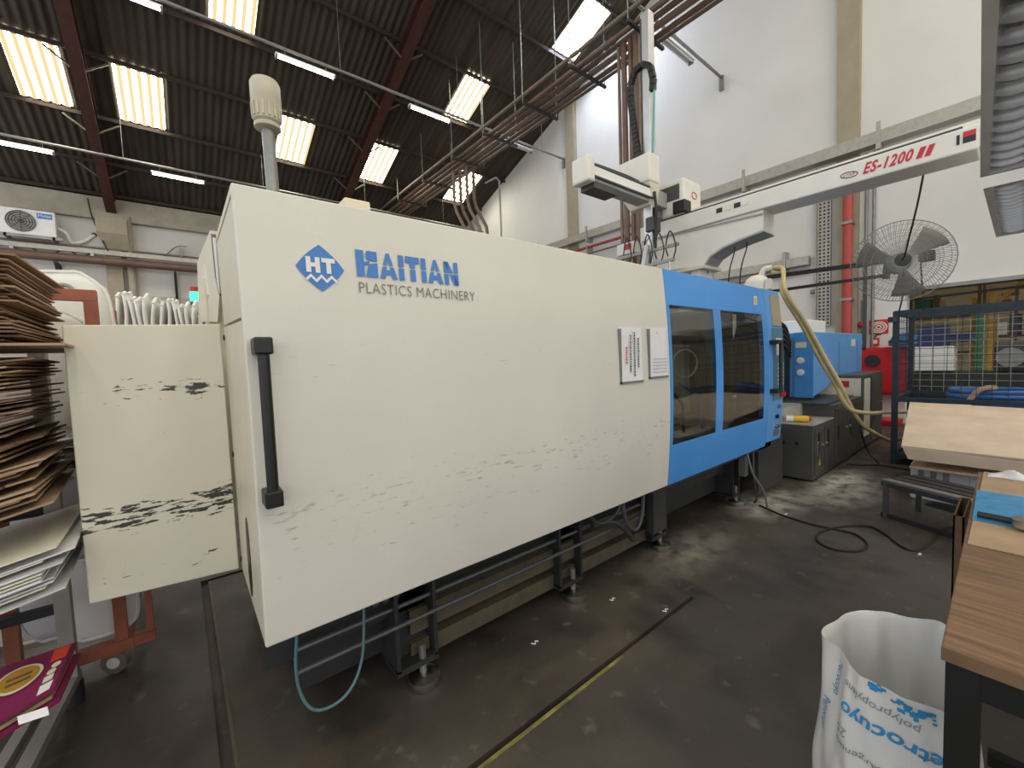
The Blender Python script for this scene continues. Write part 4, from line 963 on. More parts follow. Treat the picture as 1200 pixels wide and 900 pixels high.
b2_, b3_ = px(915, 340, 'x', 5.95), px(1022, 325, 'x', 5.95)
MB().bar((5.95, 2.10, b2_.z), (5.95, FC.y+.14, b3_.z), .03, .035).build('mount_arm', 'black', fn)
MB().bar((6.0, FC.y+.14, b3_.z-.03), (6.0, FC.y+.12, b1_.z+.04), .06, .05, up=(1, 0, 0)).build('bracket', 'black', fn)
MB().bar((6.04, FC.y+.12, b1_.z), FC-fax*.2, .04, .05).build('motor_mount', 'black', fn)
MB().tube([px(1083, 200, 'x', 4.75), px(1075, 240, 'x', 5.1), px(1065, 280, 'x', 5.4), px(1060, 300, 'x', 5.6), FC+fax*-.05+V((0, .0, 0))], .008, n=6).build('power_cable', 'black', fn, smooth=True)
MB().tube([px(1059, 312, 'x', 5.8), px(1058, 345, 'x', 6.1), px(1053, 367, 'x', 7.2)], .008, n=6).build('power_cable', 'black', fn, smooth=True)
MB().tube([px(1079, 308, 'x', 6.0), px(1081, 340, 'x', 6.1), px(1082, 364, 'x', 6.6)], .006, n=6).build('pull_cord', 'black', fn, smooth=True)
MB().box(*sorted((6.05, 6.18)), FC.y-.22, FC.y-.1, FC.z+.0, FC.z+.1).build('switch_box', 'dark2', fn, bevel=.01)

# ================================================================== CAGE AND ITS SURROUNDINGS
CX0, CX1, CY0, CY1 = 7.5, 8.7, -.9, 1.08
cz1 = px(1050, 367, 'x', CX0).z; czm = px(1052, 468, 'x', CX0).z
cg = thing('mesh_cage', 'dark blue steel cage with wire mesh sides beside the feed hoses', 'cage', ((CX0+CX1)/2, (CY0+CY1)/2, 0))
for x in (CX0, CX1):
    for y in (CY0, CY1): MB().box(x-.03, x+.03, y-.03, y+.03, 0, cz1+.02).build('post', 'cage', cg)
for x in (CX0, CX1):
    for z in (.12, czm, cz1): MB().box(x-.025, x+.025, CY0, CY1, z-.03, z+.03).build('rail', 'cage', cg)
for y in (CY0, CY1):
    for z in (.12, czm, cz1): MB().box(CX0, CX1, y-.025, y+.025, z-.03, z+.03).build('rail', 'cage', cg)
MB().box(CX0, CX1, CY0, CY1, .10, .13).build('deck', 'cage', cg)
def wires(n0, f):
    mb = MB(); f(mb); mb.build('wire_mesh', 'galv' if n0 else 'cage', cg, kind='stuff')
def side(mb, x=None, y=None):
    z = czm+.1
    while z < cz1-.04:
        if x is not None: mb.box(x-.003, x+.003, CY0, CY1, z-.003, z+.003)
        else: mb.box(CX0, CX1, y-.003, y+.003, z-.003, z+.003)
        z += .095
    u = CY0 if x is not None else CX0
    while u < (CY1 if x is not None else CX1):
        u += .125
        if x is not None: mb.box(x-.003, x+.003, u-.003, u+.003, czm, cz1)
        else: mb.box(u-.003, u+.003, y-.003, y+.003, czm, cz1)
wires(0, lambda mb: side(mb, x=CX0)); wires(1, lambda mb: side(mb, x=CX1)); wires(0, lambda mb: side(mb, y=CY1)); wires(0, lambda mb: side(mb, y=CY0))
MB().cyl((CX0-.03, CY1+.03, cz1-.12), (CX0-.03, CY1+.03, cz1-.05), .05, n=10).build('hinge', 'cage', cg)
# contents of the cage
o = MB().box(CX0+.15, CX1-.15, CY0+.15, CY1-.2, .13, czm-.1).build('pallet_box', 'card3', bevel=.01); tag(o, 'tall brown carton filling the bottom of the blue cage', 'box')
ctop = czm-.1
t = thing('hose_coil', 'coil of blue hose lying on the carton in the cage', 'hose', (8.1, .25, ctop))
for i in range(4):
    z = ctop+.035+.055*i; r = .36-.02*(i % 2)
    MB().tube([(8.1+r*math.cos(a), .22+r*1.15*math.sin(a), z) for a in [k_*math.pi/10 for k_ in range(20)]], .03, n=8, closed=True, res=1).build('turn', 'bluehose', t, smooth=True)
o = MB().tube([(7.75, .45, ctop+.03), (7.74, .36, ctop+.2), (7.74, .28, ctop+.26), (7.78, .2, ctop+.26)], .03, n=8).build('strap', 'card2', smooth=True); tag(o, 'pale strap arched over the blue hose coil', 'strap')
o = MB().lathe([(.05, 0), (.2, .02), (.24, .05), (.1, .08), (.02, .09)], (7.72, .62, ctop), n=20).build('white_bundle', 'white', smooth=True); tag(o, 'flat white plastic bundle at the cage front', 'bundle')
# white cabinet and dark equipment behind the cage
t = thing('equipment_bench', 'dark equipment bench with a white front box behind the cage', 'equipment', (9.6, .6, 0))
a, b = px(1072, 407, 'x', 9.4), px(1117, 435, 'x', 9.4)
MB().box(9.4, 9.9, b.y, a.y, b.z, a.z).build('white_box', 'white', t, bevel=.01)
MB().box(9.45, 10.1, -.2, 1.15, .7, b.z-.02).build('bench_deck', 'dark2', t)
for x in (9.5, 10.05):
    for y in (-.15, 1.1): MB().box(x-.03, x+.03, y-.03, y+.03, 0, .7).build('leg', 'dark2', t)
MB().box(9.5, 10.0, -.1, .28, b.z-.02, a.z+.05).build('motor_housing', 'dark', t, bevel=.05)
MB().cyl((9.48, .12, b.z+.2), (9.42, .12, b.z+.2), .14, n=18).build('motor_cover', 'greysteel', t, smooth=True)
for i, (x0, x1_, y0, y1_, lab) in enumerate(((1075, 1110, 383, 404, 'tall navy plastic crate on top of the white equipment box'), (1110, 1140, 391, 404, 'low navy plastic crate beside the green column'))):
    p, q = px(x0, y0, 'x', 9.5), px(x1_, y1_+3, 'x', 9.5)
    t = thing('plastic_crate', lab, 'crate', (9.7, (p.y+q.y)/2, a.z))
    z0 = a.z+.005 if i == 0 else a.z+.055
    MB().box(9.5, 9.9, q.y, p.y, z0, p.z).build('body', 'navy', t, bevel=.01)
    MB().box(9.485, 9.915, q.y-.012, p.y+.012, p.z-.03, p.z).build('rim', 'navy', t, bevel=.004)
    for k_ in range(3): MB().box(9.492, 9.5, q.y+(p.y-q.y)*(k_+.5)/3-.01, q.y+(p.y-q.y)*(k_+.5)/3+.01, z0, p.z-.03).build('rib', 'navy', t)
# store room beyond the opening
def post(name, label, x, ya, yb, z1, mt, cat='post', d=.16, base=True):
    t = thing(name, label, cat, (x, (ya+yb)/2, 0))
    MB().box(x, x+d, ya, yb, .02, z1).build('shaft', mt, t, bevel=.008)
    MB().box(x-.02, x+d+.02, ya-.01, yb+.01, 0, .02).build('base_plate', mt, t)
    return t
def span(x0, x1, X): return px(x1, 400, 'x', X).y, px(x0, 400, 'x', X).y
ya, yb = span(1157, 1165, 12.6); post('yellow_post', 'ochre yellow steel post in the store room opening', 12.6, ya, yb, 2.7, 'yel2')
ya, yb = span(1142, 1152, 12.3); post('green_column', 'dark green machine column behind the cage', 12.3, ya, yb, px(1147, 368, 'x', 12.3).z, 'greenp', 'column')
for i, (x0, x1) in enumerate(((1144, 1148), (1150, 1154))):
    ya, yb = span(x0, x1, 14); post('brown_post', ('thin brown timber post beside the green column', 'thin brown timber post next to the yellow post')[i], 14, ya, yb, 2.9, 'card3')['group'] = 'brown posts in the store room'
t = thing('stair_stringer', 'yellow sloping stair stringer rising in the store room', 'stairs', (13.2, 0, 0))
pa, pb = px(1164, 358, 'x', 13.2), px(1215, 318, 'x', 13.2)
dirn = (pb-pa); pa2 = pa-dirn*(pa.z/dirn.z)*1.0
MB().bar(pa-dirn*.2, pb+dirn*.3, .08, .2, up=(1, 0, 0)).build('stringer', 'yel2', t)
for k_ in range(6):
    p = pa+dirn*(k_/5.); MB().box(p.x, p.x+.7, p.y-.12, p.y+.12, p.z-.02, p.z).build('tread', 'yel2', t)
MB().box(13.2, 13.28, pa.y+.1, pa.y+.18, 0, pa.z+.0).build('leg', 'yel2', t)
MB().box(13.2, 13.28, pb.y-.18, pb.y-.1, 0, pb.z).build('leg', 'yel2', t)
def shelf(X, ya, yb, zs_, label):
    t = thing('storage_rack', label, 'rack', (X, (ya+yb)/2, 0))
    for y in (ya, yb):
        for x in (X, X+.6): MB().box(x-.03, x+.03, y-.03, y+.03, 0, zs_[-1]+.4).build('upright', 'yel2', t)
    for z in zs_: MB().box(X, X+.6, ya, yb, z-.04, z).build('shelf', 'card3', t)
ya, yb = span(1060, 1140, 15.0); shelf(15.0, ya, yb, (.6, 1.4, 2.3), 'long storage rack with brown shelves along the store room')
for i, (x0, x1, y0, y1, mm, lab, cat) in enumerate(((1072, 1081, 351, 366, 'greenp', 'green drum-like box near the rack end, beside its twin', 'box'), (1082, 1091, 351, 366, 'greenp', 'green box next to the tan carton on store room rack', 'box'), (1094, 1100, 346, 366, 'card3', 'tall dark brown carton on the store room rack', 'box'), (1101, 1109, 352, 366, 'card2', 'tan carton on the store room rack', 'box'))):
    p, q = px(x0, y0, 'x', 15.1), px(x1, y1, 'x', 15.1)
    b_ = MB().box(15.1, 15.45, q.y, p.y, 2.305, p.z)
    o = b_.build('storage_box', mm, bevel=.01); tag(o, lab, cat)
ya, yb = span(1166, 1230, 14.5); shelf(14.5, ya, yb, (.5, 1.1, 1.75), 'storage rack loaded with dark goods under the yellow stairs')
RS = random.Random(3)
for i, (x0, x1, z, h, mm, lab) in enumerate(((1167, 1176, 1.105, .4, 'card', 'brown carton on the middle shelf under the stairs'), (1178, 1188, 1.105, .32, 'label', 'cream box on the middle shelf under the stairs'), (1189, 1199, 1.105, .42, 'card3', 'dark carton on the middle shelf under the stairs'), (1168, 1180, 1.755, .3, 'white', 'white box on the top shelf under the stairs'), (1182, 1197, 1.755, .45, 'dark', 'dark box on the top shelf under the stairs'), (1170, 1184, .505, .35, 'yroom', 'pale yellow box on the bottom shelf under the stairs'))):
    ya, yb = span(x0, x1, 14.55)
    o = MB().box(14.55, 14.95, ya, yb, z, z+h).build('storage_box', mm, bevel=.01); tag(o, lab, 'box')
t = thing('guard_rail', 'thin dark rail across the store room opening', 'rail', (12, .9, 0))
MB().bar((12, 1.55, 2.55), (12, -.2, 2.6), .04, .04).build('rail', 'dark2', t)
for y in (1.5, .1): MB().box(11.98, 12.02, y-.02, y+.02, 0, 2.57).build('upright', 'dark2', t)

# crate, stand and folded cardboard in front of the cage
t = thing('low_stand', 'low dark steel stand with slatted top on the floor', 'stand', (5.1, .5, 0))
u, v = V((-.42, -.907, 0)), V((.907, -.42, 0)); c0 = V((5.08, .82, 0)); LN_, WN = 1.15, .46
for i in range(4):
    q = c0+v*(WN*(i+.5)/4); MB().bar(q+u*0+Z_*.34, q+u*LN_+Z_*.34, WN/4-.03, .02).build('slat', 'dark2' if i else 'greysteel', t)
for i in (0, 1):
    for j in (.03, .6, .97):
        q = c0+v*(WN*(.04+.92*i))+u*(LN_*j); MB().bar(q, q+Z_*.33, .04, .04).build('leg', 'dark', t)
    q = c0+v*(WN*(.04+.92*i)); MB().bar(q+Z_*.31, q+u*LN_+Z_*.31, .03, .04).build('side_rail', 'dark', t)
q = c0+v*WN*.3; MB().bar(q+u*.3+Z_*.20, q+u*LN_+Z_*.20, .12, .02).build('lower_slat', 'dark', t)
MB().bar(c0+v*.02+Z_*.02, c0+v*.02+u*LN_+Z_*.02, .03, .03).build('floor_rail', 'dark2', t)
cr = thing('slotted_crate', 'grey white slotted plastic crate on floor behind the low stand', 'crate', (6.1, .3, 0))
cz = px(1070, 543, 'x', 5.9).z
MB().box(5.9, 6.5, -.35, .72, 0, cz).build('body', 'crate', cr, bevel=.015)
for i in range(3):
    y = .64-.09*i; MB().box(5.895, 5.9, y-.025, y+.02, cz-.2, cz-.06).build('slot', 'greysteel', cr)
MB().box(5.893, 5.9, -.3, .30, cz-.28, cz-.05).build('panel', 'crate', cr, bevel=.004)
def leaning(pts_lo, pts_hi, th, name, mt, label):
    lo0, lo1 = pts_lo; hi0, hi1 = pts_hi
    n = (lo1-lo0).cross(hi0-lo0).normalized()*th
    o = MB().hexa([lo0, lo1, lo1+n, lo0+n], [hi0, hi1, hi1+n, hi0+n]).build(name, mt, bevel=.003); tag(o, label, 'cardboard'); return o
A0 = px(1056, 522, 'x', 5.6); A1 = V((5.6, -.6, A0.z-.01)); B0 = px(1066, 471, 'x', 7.2); B1 = V((7.2, -.62, B0.z-.03))
leaning((A0, A1), (B0, B1), -.02, 'cardboard_sheet', 'card4', 'large pale cardboard panel sloping up towards the cage')
A2 = px(1057, 524, 'x', 5.6); A3 = px(1064, 538, 'x', 5.62)
leaning((A3, V((5.62, -.6, A3.z-.02))), (A2, V((5.6, -.6, A2.z-.03))), -.03, 'folded_cardboard', 'card4', 'folded front flap hanging below the sloping cardboard panel')
o = MB().box(5.64, 7.2, -.62, A3.y-.01, cz+.002, cz+.022).build('flat_carton', 'card2', bevel=.003); tag(o, 'flat brown cardboard lying over the slotted crate', 'cardboard')
o = MB().box(6.7, 7.1, -.5, .55, 0, cz).build('carton', 'card', bevel=.01); tag(o, 'brown carton behind the slotted crate under cardboard', 'box')

# ================================================================== WORKBENCH AND SACK
BZ = .9
bn = thing('workbench', 'workbench with worn wooden top on a black steel frame', 'workbench', (2.3, -.3, 0))
c00, c01 = px(1105, 757, 'z', BZ), px(1146, 555, 'z', BZ)
bx0, bx1, by1, by0 = c00.x, 3.35, .105, -.8
mb = MB(); mb.hexa([(bx0, by0, BZ-.03), (bx1, by0, BZ-.03), (bx1, .14, BZ-.03), (bx0, by1, BZ-.03)], [(bx0, by0, BZ), (bx1, by0, BZ), (bx1, .14, BZ), (bx0, by1, BZ)]); mb.build('top', 'wood', bn, bevel=.004)
MB().box(bx0-.004, bx0, by0, by1, BZ-.032, BZ-.002).build('edge_strip', 'card3', bn)
for x in (bx0+.03, bx1-.04):
    for y in (by0+.04, by1-.035): MB().box(x-.028, x+.028, y-.028, y+.028, 0, BZ-.03).build('leg', 'black', bn)
MB().box(bx0+.005, bx0+.05, by0, by1-.01, BZ-.10, BZ-.03).build('end_rail', 'black', bn)
MB().box(bx0, bx1, by1-.06, by1-.015, BZ-.09, BZ-.03).build('side_rail', 'black', bn)
MB().box(bx0, bx1, by0+.02, by0+.06, BZ-.09, BZ-.03).build('side_rail', 'black', bn)
MB().box(2.0, 2.04, by0+.06, by1-.06, .2, .24).build('stretcher', 'black', bn)
def patch(name, mt, x0, x1, z0, z1, label, cat, dy=.0, y0=by0):
    o = MB().hexa([(x0, y0, z0), (x1, y0, z0), (x1, .12+dy, z0), (x0, .108+dy, z0)], [(x0, y0, z1), (x1, y0, z1), (x1, .12+dy, z1), (x0, .108+dy, z1)]).build(name, mt, bevel=.001); tag(o, label, cat); return o
xa = px(1133, 638, 'z', BZ).x; xb, xc = px(1138, 611, 'z', BZ).x, px(1142, 576, 'z', BZ).x
patch('bench_cardboard', 'card2', xa, bx1-.01, BZ+.001, BZ+.006, 'flat tan cardboard covering the far half of the workbench', 'cardboard')
patch('blue_film', mat('blue_film', '#2f8fcb', .3, var=.18, vscale=14, bump=.3, bscale=20), xb, xc, BZ+.007, BZ+.010, 'bright blue plastic film strip across the workbench', 'film', .004)
pt, qt = px(1143, 603, 'z', BZ+.02), px(1192, 613, 'z', BZ+.02)
t = thing('bench_tool', 'dark bar tool with a round steel head on the workbench', 'tool', (pt.x, -.05, BZ+.01))
MB().cyl(pt+V((0, -.006, .004)), qt+V((0, 0, .004)), .012, n=10).build('handle', 'dark2', t, smooth=True)
MB().lathe([(.035, 0), (.045, .01), (.045, .035), (.02, .045)], (qt.x-.03, qt.y-.03, BZ+.0105), n=20).build('head', 'steel', t, smooth=True)
RC = random.Random(5)
o = MB().grid(lambda a, b: (3.22+.09*b+.01*math.sin(9*a), .105-.2*a, BZ+.008+.03*math.sin(math.pi*a)*math.sin(math.pi*b)*(1+.4*math.sin(13*a+5*b))), 14, 8).build('crumpled_cloth', 'paper', smooth=True, solid=.003); tag(o, 'crumpled white cloth at the far end of the workbench', 'cloth')
# carton bin standing beside the bench
t = thing('carton_bin', 'narrow open brown carton standing beside the workbench', 'box', (2.85, .27, 0))
p = px(1117, 604, 'x', 2.7); zt_ = p.z; y1_ = p.y
for (a0, a1, b0, b1) in ((2.7, 2.706, .15, y1_), (3.05, 3.056, .15, y1_), (2.7, 3.056, .15, .156), (2.7, 3.056, y1_-.006, y1_)):
    MB().box(a0, a1, b0, b1, 0, zt_).build('side', 'card3', t)
MB().box(2.7, 3.056, .15, y1_, 0, .006).build('bottom', 'card3', t)

# open plastic sack: rim traced round, body bulging down to the floor
RIM = [px(966, 742, 'z', .70), px(990, 722, 'z', .70), px(1022, 714, 'z', .715), px(1062, 722, 'z', .71), px(1105, 732, 'z', .71), V((1.74, .075, .66)), V((1.56, .07, .62)),
       px(1102, 834, 'z', .655), px(1060, 816, 'z', .665), px(1022, 797, 'z', .675), px(996, 783, 'z', .68), px(985, 764, 'z', .69)]
def cat(P_, u):
    n = len(P_); u = (u % 1.0)*n; i = int(u) % n; t_ = u-int(u)
    p0, p1, p2, p3 = P_[i-1], P_[i], P_[(i+1) % n], P_[(i+2) % n]
    return .5*((2*p1)+(p2-p0)*t_+(2*p0-5*p1+4*p2-p3)*t_*t_+(3*p1-p0-3*p2+p3)*t_**3)
SC = sum(RIM, V((0, 0, 0)))/len(RIM); SC.z = 0
def sack(u, t_):
    q = cat(RIM, u); d = V((q.x-SC.x, q.y-SC.y, 0)); n = d.normalized()
    a = 2*math.pi*u
    base = V((SC.x, SC.y, 0))+n*.155
    rim2 = V((q.x, q.y, 0)); k = min(1, t_/.97)**.8
    p = base.lerp(rim2, k)+n*(.028*math.sin(math.pi*min(1, t_*1.05))+.007*math.sin(3*a+7*t_)+.004*math.sin(9*a-11*t_)+.0025*math.sin(17*a+5*t_)*(1-t_*.5))
    if t_ < .06: p -= n*.02*(1-t_/.06)
    return V((p.x, p.y, q.z*t_))
sk = thing('plastic_sack', 'open white plastic sack with blue print beside the workbench leg', 'sack', (SC.x, SC.y, 0))
NA, NT = 96, 28
mb = MB()
for j in range(NT+1):
    for i in range(NA): mb.v.append(sack(i/NA, j/NT))
for j in range(1, 11):                       # the film turns in at the rim and hangs inside
    for i in range(NA):
        u_ = i/NA; a = 2*math.pi*u_; q = sack(u_, 1.0); d = V((SC.x-q.x, SC.y-q.y, 0)).normalized(); w_ = j/10
        mb.v.append(q+d*(.006+.035*w_+.012*math.sin(6*a+4*w_)*w_+.006*math.sin(15*a-6*w_)*w_)+V((0, 0, .004-.34*w_**1.4)))
for j in range(NT+10):
    for i in range(NA): mb.f.append((j*NA+i, j*NA+(i+1) % NA, (j+1)*NA+(i+1) % NA, (j+1)*NA+i))
mb.f.append(tuple(range(NA)))
mb.build('film', 'film', sk, smooth=True)
mb = MB(); mb.lathe([(.001, .42), (.06, .415), (.11, .39), (.13, .35), (.13, .02), (.12, .01)], (SC.x, SC.y, 0), n=28); mb.build('contents', 'moulded', sk, smooth=True)
def sack_text(s, u0, v0, width, height, rot, mt, bold=.0):
    """u0: 0 left to 1 right along the front of the rim; v0: metres below the rim"""
    vs, fs = text2d(s, 1, 0, 1.0, bold); x0, x1 = min(p[0] for p in vs), max(p[0] for p in vs); y0, y1 = min(p[1] for p in vs), max(p[1] for p in vs)
    cr_, sr_ = math.cos(rot), math.sin(rot); mb = MB(); out = []
    for p in vs:
        X = ((p[0]-x0)/(x1-x0)-.5)*width; Y = ((p[1]-y0)/(y1-y0)-.5)*height
        f_ = u0*.215+X*cr_-Y*sr_; h_ = X*sr_+Y*cr_
        uu = (11-f_/.215*4)/12                 # rim points run left(11) to front right(7)
        q = sack(uu, 1-(v0-h_)/.68); n = V((q.x-SC.x, q.y-SC.y, 0)).normalized(); out.append(q+n*.004)
    mb.add(out, fs); mb.build('print', mt, sk)
print_blue = mat('sack_blue_print', '#2f86b8', .45, var=.05); print_grey = mat('sack_grey_print', '#85878c', .5, var=.05)
sack_text('Petrocuyo', .66, .125, .205, .052, math.pi-.12, print_blue, .02)
sack_text('polypropylene', .52, .060, .145, .028, math.pi-.15, print_grey)
sack_text('Petrocuyo', -.02, .085, .10, .022, -math.pi/2, print_blue)
sack_text('Petrocuyo', -.10, .215, .10, .022, -math.pi/2, print_blue)
sack_text('25', .22, .185, .03, .024, math.pi-.12, print_grey)
sack_text('Argentina', .36, .225, .10, .024, math.pi-.12, print_grey)
mb = MB(); RR = random.Random(9)
for i in range(34):
    f_ = RR.uniform(.46, .98); v_ = .025+RR.uniform(-.014, .014)+.012*math.sin(f_*9); s_ = RR.uniform(.003, .007)
    c4 = []
    for du, dv in ((-1, -1), (1, -1), (1, 1), (-1, 1)):
        q = sack((11-(f_+du*s_/.215)*4)/12, 1-(v_+dv*s_)/.68); c4.append(q+V((q.x-SC.x, q.y-SC.y, 0)).normalized()*.004)
    mb.add(c4, [(0, 1, 2, 3)])
mb.build('print_dots', print_blue, sk, kind='stuff')

# ================================================================== LEFT: RACK, CARTONS, CART
rk = thing('carton_rack', 'grey steel rack loaded with flattened cartons left of the machine', 'rack', (-.75, 2.4, 0))
MB().box(-.53, -.475, 2.86, 2.92, .1, 1.74).build('post', 'galv', rk)
MB().box(-1.25, -1.19, 2.86, 2.92, .1, 1.74).build('post', 'galv', rk)
for z in (.50, .70, .99, 1.70):
    MB().box(-1.24, -.48, 2.921, 2.95, z-.05, z-.005).build('cross_beam', 'dark2', rk)
    for x in (-1.15, -.85): MB().box(x-.02, x+.02, 1.95, 2.92, z-.045, z-.005).build('shelf_arm', 'dark2', rk)
r0, r1 = px(88, 790, 'z', .12), px(28, 905, 'z', .12); r1 = r0+(r1-r0)*1.5
MB().bar(r0, r1, .05, .04).build('base_rail', 'galv', rk)
r2, r3 = px(70, 800, 'z', .12), px(2, 905, 'z', .12); r3 = r2+(r3-r2)*1.5
MB().bar(r2+V((0, .3, 0)), r3, .04, .04).build('base_rail', 'galv', rk)
MB().box(-1.19, -.53, 2.865, 2.915, .06, .14).build('base_beam', 'galv', rk)
for x in (-1.2, -.5): MB().cyl((x, 2.89, 0), (x, 2.89, .1), .04, n=12).build('foot', 'dark2', rk)
def carton(x0, x1, y0, y1, z, th, yaw, pitch, roll, mt, label, group, name='carton_sheet'):
    c_ = V(((x0+x1)/2, (y0+y1)/2, z+th/2))
    rm = Matrix.Rotation(yaw, 3, 'Z') @ Matrix.Rotation(pitch, 3, 'Y') @ Matrix.Rotation(roll, 3, 'X')
    o = MB().obox(c_, rm @ X_, rm @ Y_, rm @ Z_, (x1-x0)/2, (y1-y0)/2, th/2).build(name, mt); tag(o, label, 'cardboard', group); return o
RK = random.Random(21)
ORD = ('topmost second third fourth fifth sixth seventh eighth ninth tenth eleventh twelfth thirteenth fourteenth fifteenth sixteenth seventeenth eighteenth nineteenth twentieth '+' '.join('twenty-'+q for q in ('first', 'second', 'third', 'fourth', 'fifth'))).split()
def stack(n, z, pitch_z, xr, y0, y1, jit, mats, label, group, tilt=0.0, th=.006, yaw=.03, wid=.62):
    for i in range(n):
        dx = RK.uniform(-jit, jit*.6)
        lab = label if n == 1 else ORD[n-1-i]+' '+label
        carton(xr-wid+dx, xr+dx, y0+RK.uniform(-.03, .03), y1+RK.uniform(-.03, .03), z+i*pitch_z, th, RK.uniform(-yaw, yaw), tilt, 0, RK.choice(mats), lab, group)
stack(24, 1.72, .0125, -.40, 2.05, 2.75, .035, ('card', 'card3', 'card2', 'card'), 'flattened brown carton from the top of the highest stack on rack', 'cartons on the top shelf')
stack(1, 1.705, .01, -.30, 2.05, 2.75, .0, ('card2',), 'single wide carton sheet jutting out under the topmost stack', 'wide sheet', th=.008)
stack(15, 1.435, .0135, -.42, 2.1, 2.75, .05, ('card', 'card3', 'card2'), 'brown carton from the top, upper half of the middle rack stack', 'upper middle cartons', tilt=-.12, yaw=.06)
stack(22, 1.085, .0155, -.40, 2.1, 2.75, .06, ('card', 'card3', 'card2', 'card2'), 'carton from the top, loose lower half of the middle rack stack', 'lower middle cartons', tilt=-.24, yaw=.09, th=.007)
stack(14, .80, .0115, -.36, 2.1, 2.7, .05, ('paper', 'crate', 'paper', 'label'), 'white printed sheet from the top of the drooping rack pile', 'white printed sheets', tilt=-.20, yaw=.05, th=.005)
stack(10, 1.17, .012, -.365, 2.99, 3.10, .008, ('crate', 'dark', 'paper', 'greysteel'), 'grey printed sheet from the top of the small pile by end guard', 'grey printed sheets', tilt=0, yaw=.03, th=.005, wid=.27)
sh = MB().box(-.665, -.36, 2.951, 3.12, 1.145, 1.165).build('sheet_shelf', 'dark2', rk)
t = thing('leaflet', 'white leaflet with black print under the grey sheet pile', 'leaflet', (-.4, 2.85, 1.13))
pl = [px(50, 557, 'z', 1.16), px(72, 569, 'z', 1.13), px(88, 560, 'z', 1.13), px(66, 548, 'z', 1.16)]
MB().add(pl, [(0, 1, 2, 3)]).build('sheet', 'paper', t, solid=.002)
for i in range(2):
    c_ = pl[1].lerp(pl[2], .35+.3*i).lerp(pl[0].lerp(pl[3], .35+.3*i), .3); e1 = (pl[2]-pl[1])*.1; e2 = (pl[0]-pl[1])*.14
    MB().add([c_-e1-e2+Z_*.003, c_+e1-e2+Z_*.003, c_+e1+e2+Z_*.003, c_-e1+e2+Z_*.003], [(0, 1, 2, 3)]).build('print_block', 'ink', t)
# magenta printed cartons
zc = .56
C0, C1, C2, C3 = px(90, 752, 'z', zc), px(2, 782, 'z', zc), px(-10, 850, 'z', zc-.03), px(64, 806, 'z', zc-.02)
def magenta(dz, off, label, mt='magenta', deco=False):
    t = thing('printed_carton', label, 'carton', (C0+C2)/2+V((0, 0, dz))+off)
    P_ = [p+off+Z_*dz for p in (C0, C1+(C1-C0)*.8, C2+(C2-C3)*.8, C3)]
    MB().hexa([p-Z_*.012 for p in P_], P_).build('panel', mt, t)
    if deco:
        e1 = (P_[1]-P_[0]).normalized(); n = Z_
        def uv(u, v): return P_[0].lerp(P_[1], u).lerp(P_[3].lerp(P_[2], u), v)+n*.002
        def quad(u0, u1, v0, v1, nm, m2): return MB().add([uv(u0, v0), uv(u1, v0), uv(u1, v1), uv(u0, v1)], [(0, 1, 2, 3)]).build(nm, m2, t)
        def ell(uc, vc, ru, rv, nm, m2, o_=0): return MB().add([uv(uc+ru*math.cos(a), vc+rv*math.sin(a))+n*o_ for a in [i*math.pi/14 for i in range(28)]], [tuple(range(28))]).build(nm, m2, t)
        ell(.40, .40, .19, .24, 'oval_border', 'label'); ell(.40, .40, .165, .20, 'oval_badge', 'yel2', .001)
        for i in range(2):
            v_ = .34+.1*i; quad(.30, .5, v_, v_+.05, 'badge_print', 'card3').location.z += .002
        ell(.62, .86, .09, .16, 'round_badge', mat('pale_blue_print', '#8fc4d6', .5), .001)
        quad(.04, .17, .03, .32, 'red_block', mat('red_block_print', '#d2452f', .5)); quad(.01, .02, .0, .9, 'fold_line', 'ink')
        ell(.10, .42, .04, .06, 'small_badge', 'label'); ell(.12, .55, .04, .06, 'small_badge', 'label'); quad(.08, .17, .62, .74, 'text_block', 'label'); quad(.06, .18, .78, .96, 'text_block', 'paper')
magenta(-.045, V((.008, .0, 0)), 'magenta printed flat carton lying lowest in its pile')
magenta(-.028, V((-.01, .01, 0)), 'plain brown flat carton between the magenta ones', 'card2')
magenta(0.0, V((0, 0, 0)), 'magenta printed flat carton with gold oval badge on top', 'magenta', True)
o = leaning((px(22, 850, 'z', .50), px(58, 838, 'z', .50)), (px(20, 840, 'z', .515), px(56, 828, 'z', .515)), .003, 'barcode_slip', 'paper', 'white slip sticking out below the magenta carton')

# red-brown cart with moulded white parts
ct = thing('red_cart', 'red-brown steel cart on casters beside the cream end guard', 'cart', (-.65, 3.3, 0))
ztop = px(113, 341, 'y', 3.02).z
for x, y in ((-.325, 3.02), (-.70, 3.02), (-.325, 3.9), (-1.05, 3.9)): MB().box(x-.025, x+.025, y-.025, y+.025, .181, ztop-.056).build('post', 'rust2', ct)
MB().box(-1.05, -.30, 2.995, 3.045, ztop-.055, ztop).build('top_bar', 'rust2', ct)
MB().box(-1.05, -.30, 3.875, 3.925, ztop-.055, ztop).build('top_bar', 'rust2', ct)
for y in (3.02, 3.9): MB().box(-1.08, -.28, y-.03, y+.03, .12, .18).build('base_bar', 'rust2', ct)
for x in (-1.05, -.32): MB().box(x-.03, x+.03, 3.051, 3.869, .12, .18).build('base_bar', 'rust2', ct)
MB().bar((-.21, 3.02, .16), (-.21, 3.06, .9), .04, .03, up=(1, 0, 0)).build('brace', 'rust2', ct)
MB().box(-.279, -.19, 2.992, 3.048, .125, .178).build('brace_foot', 'rust2', ct)
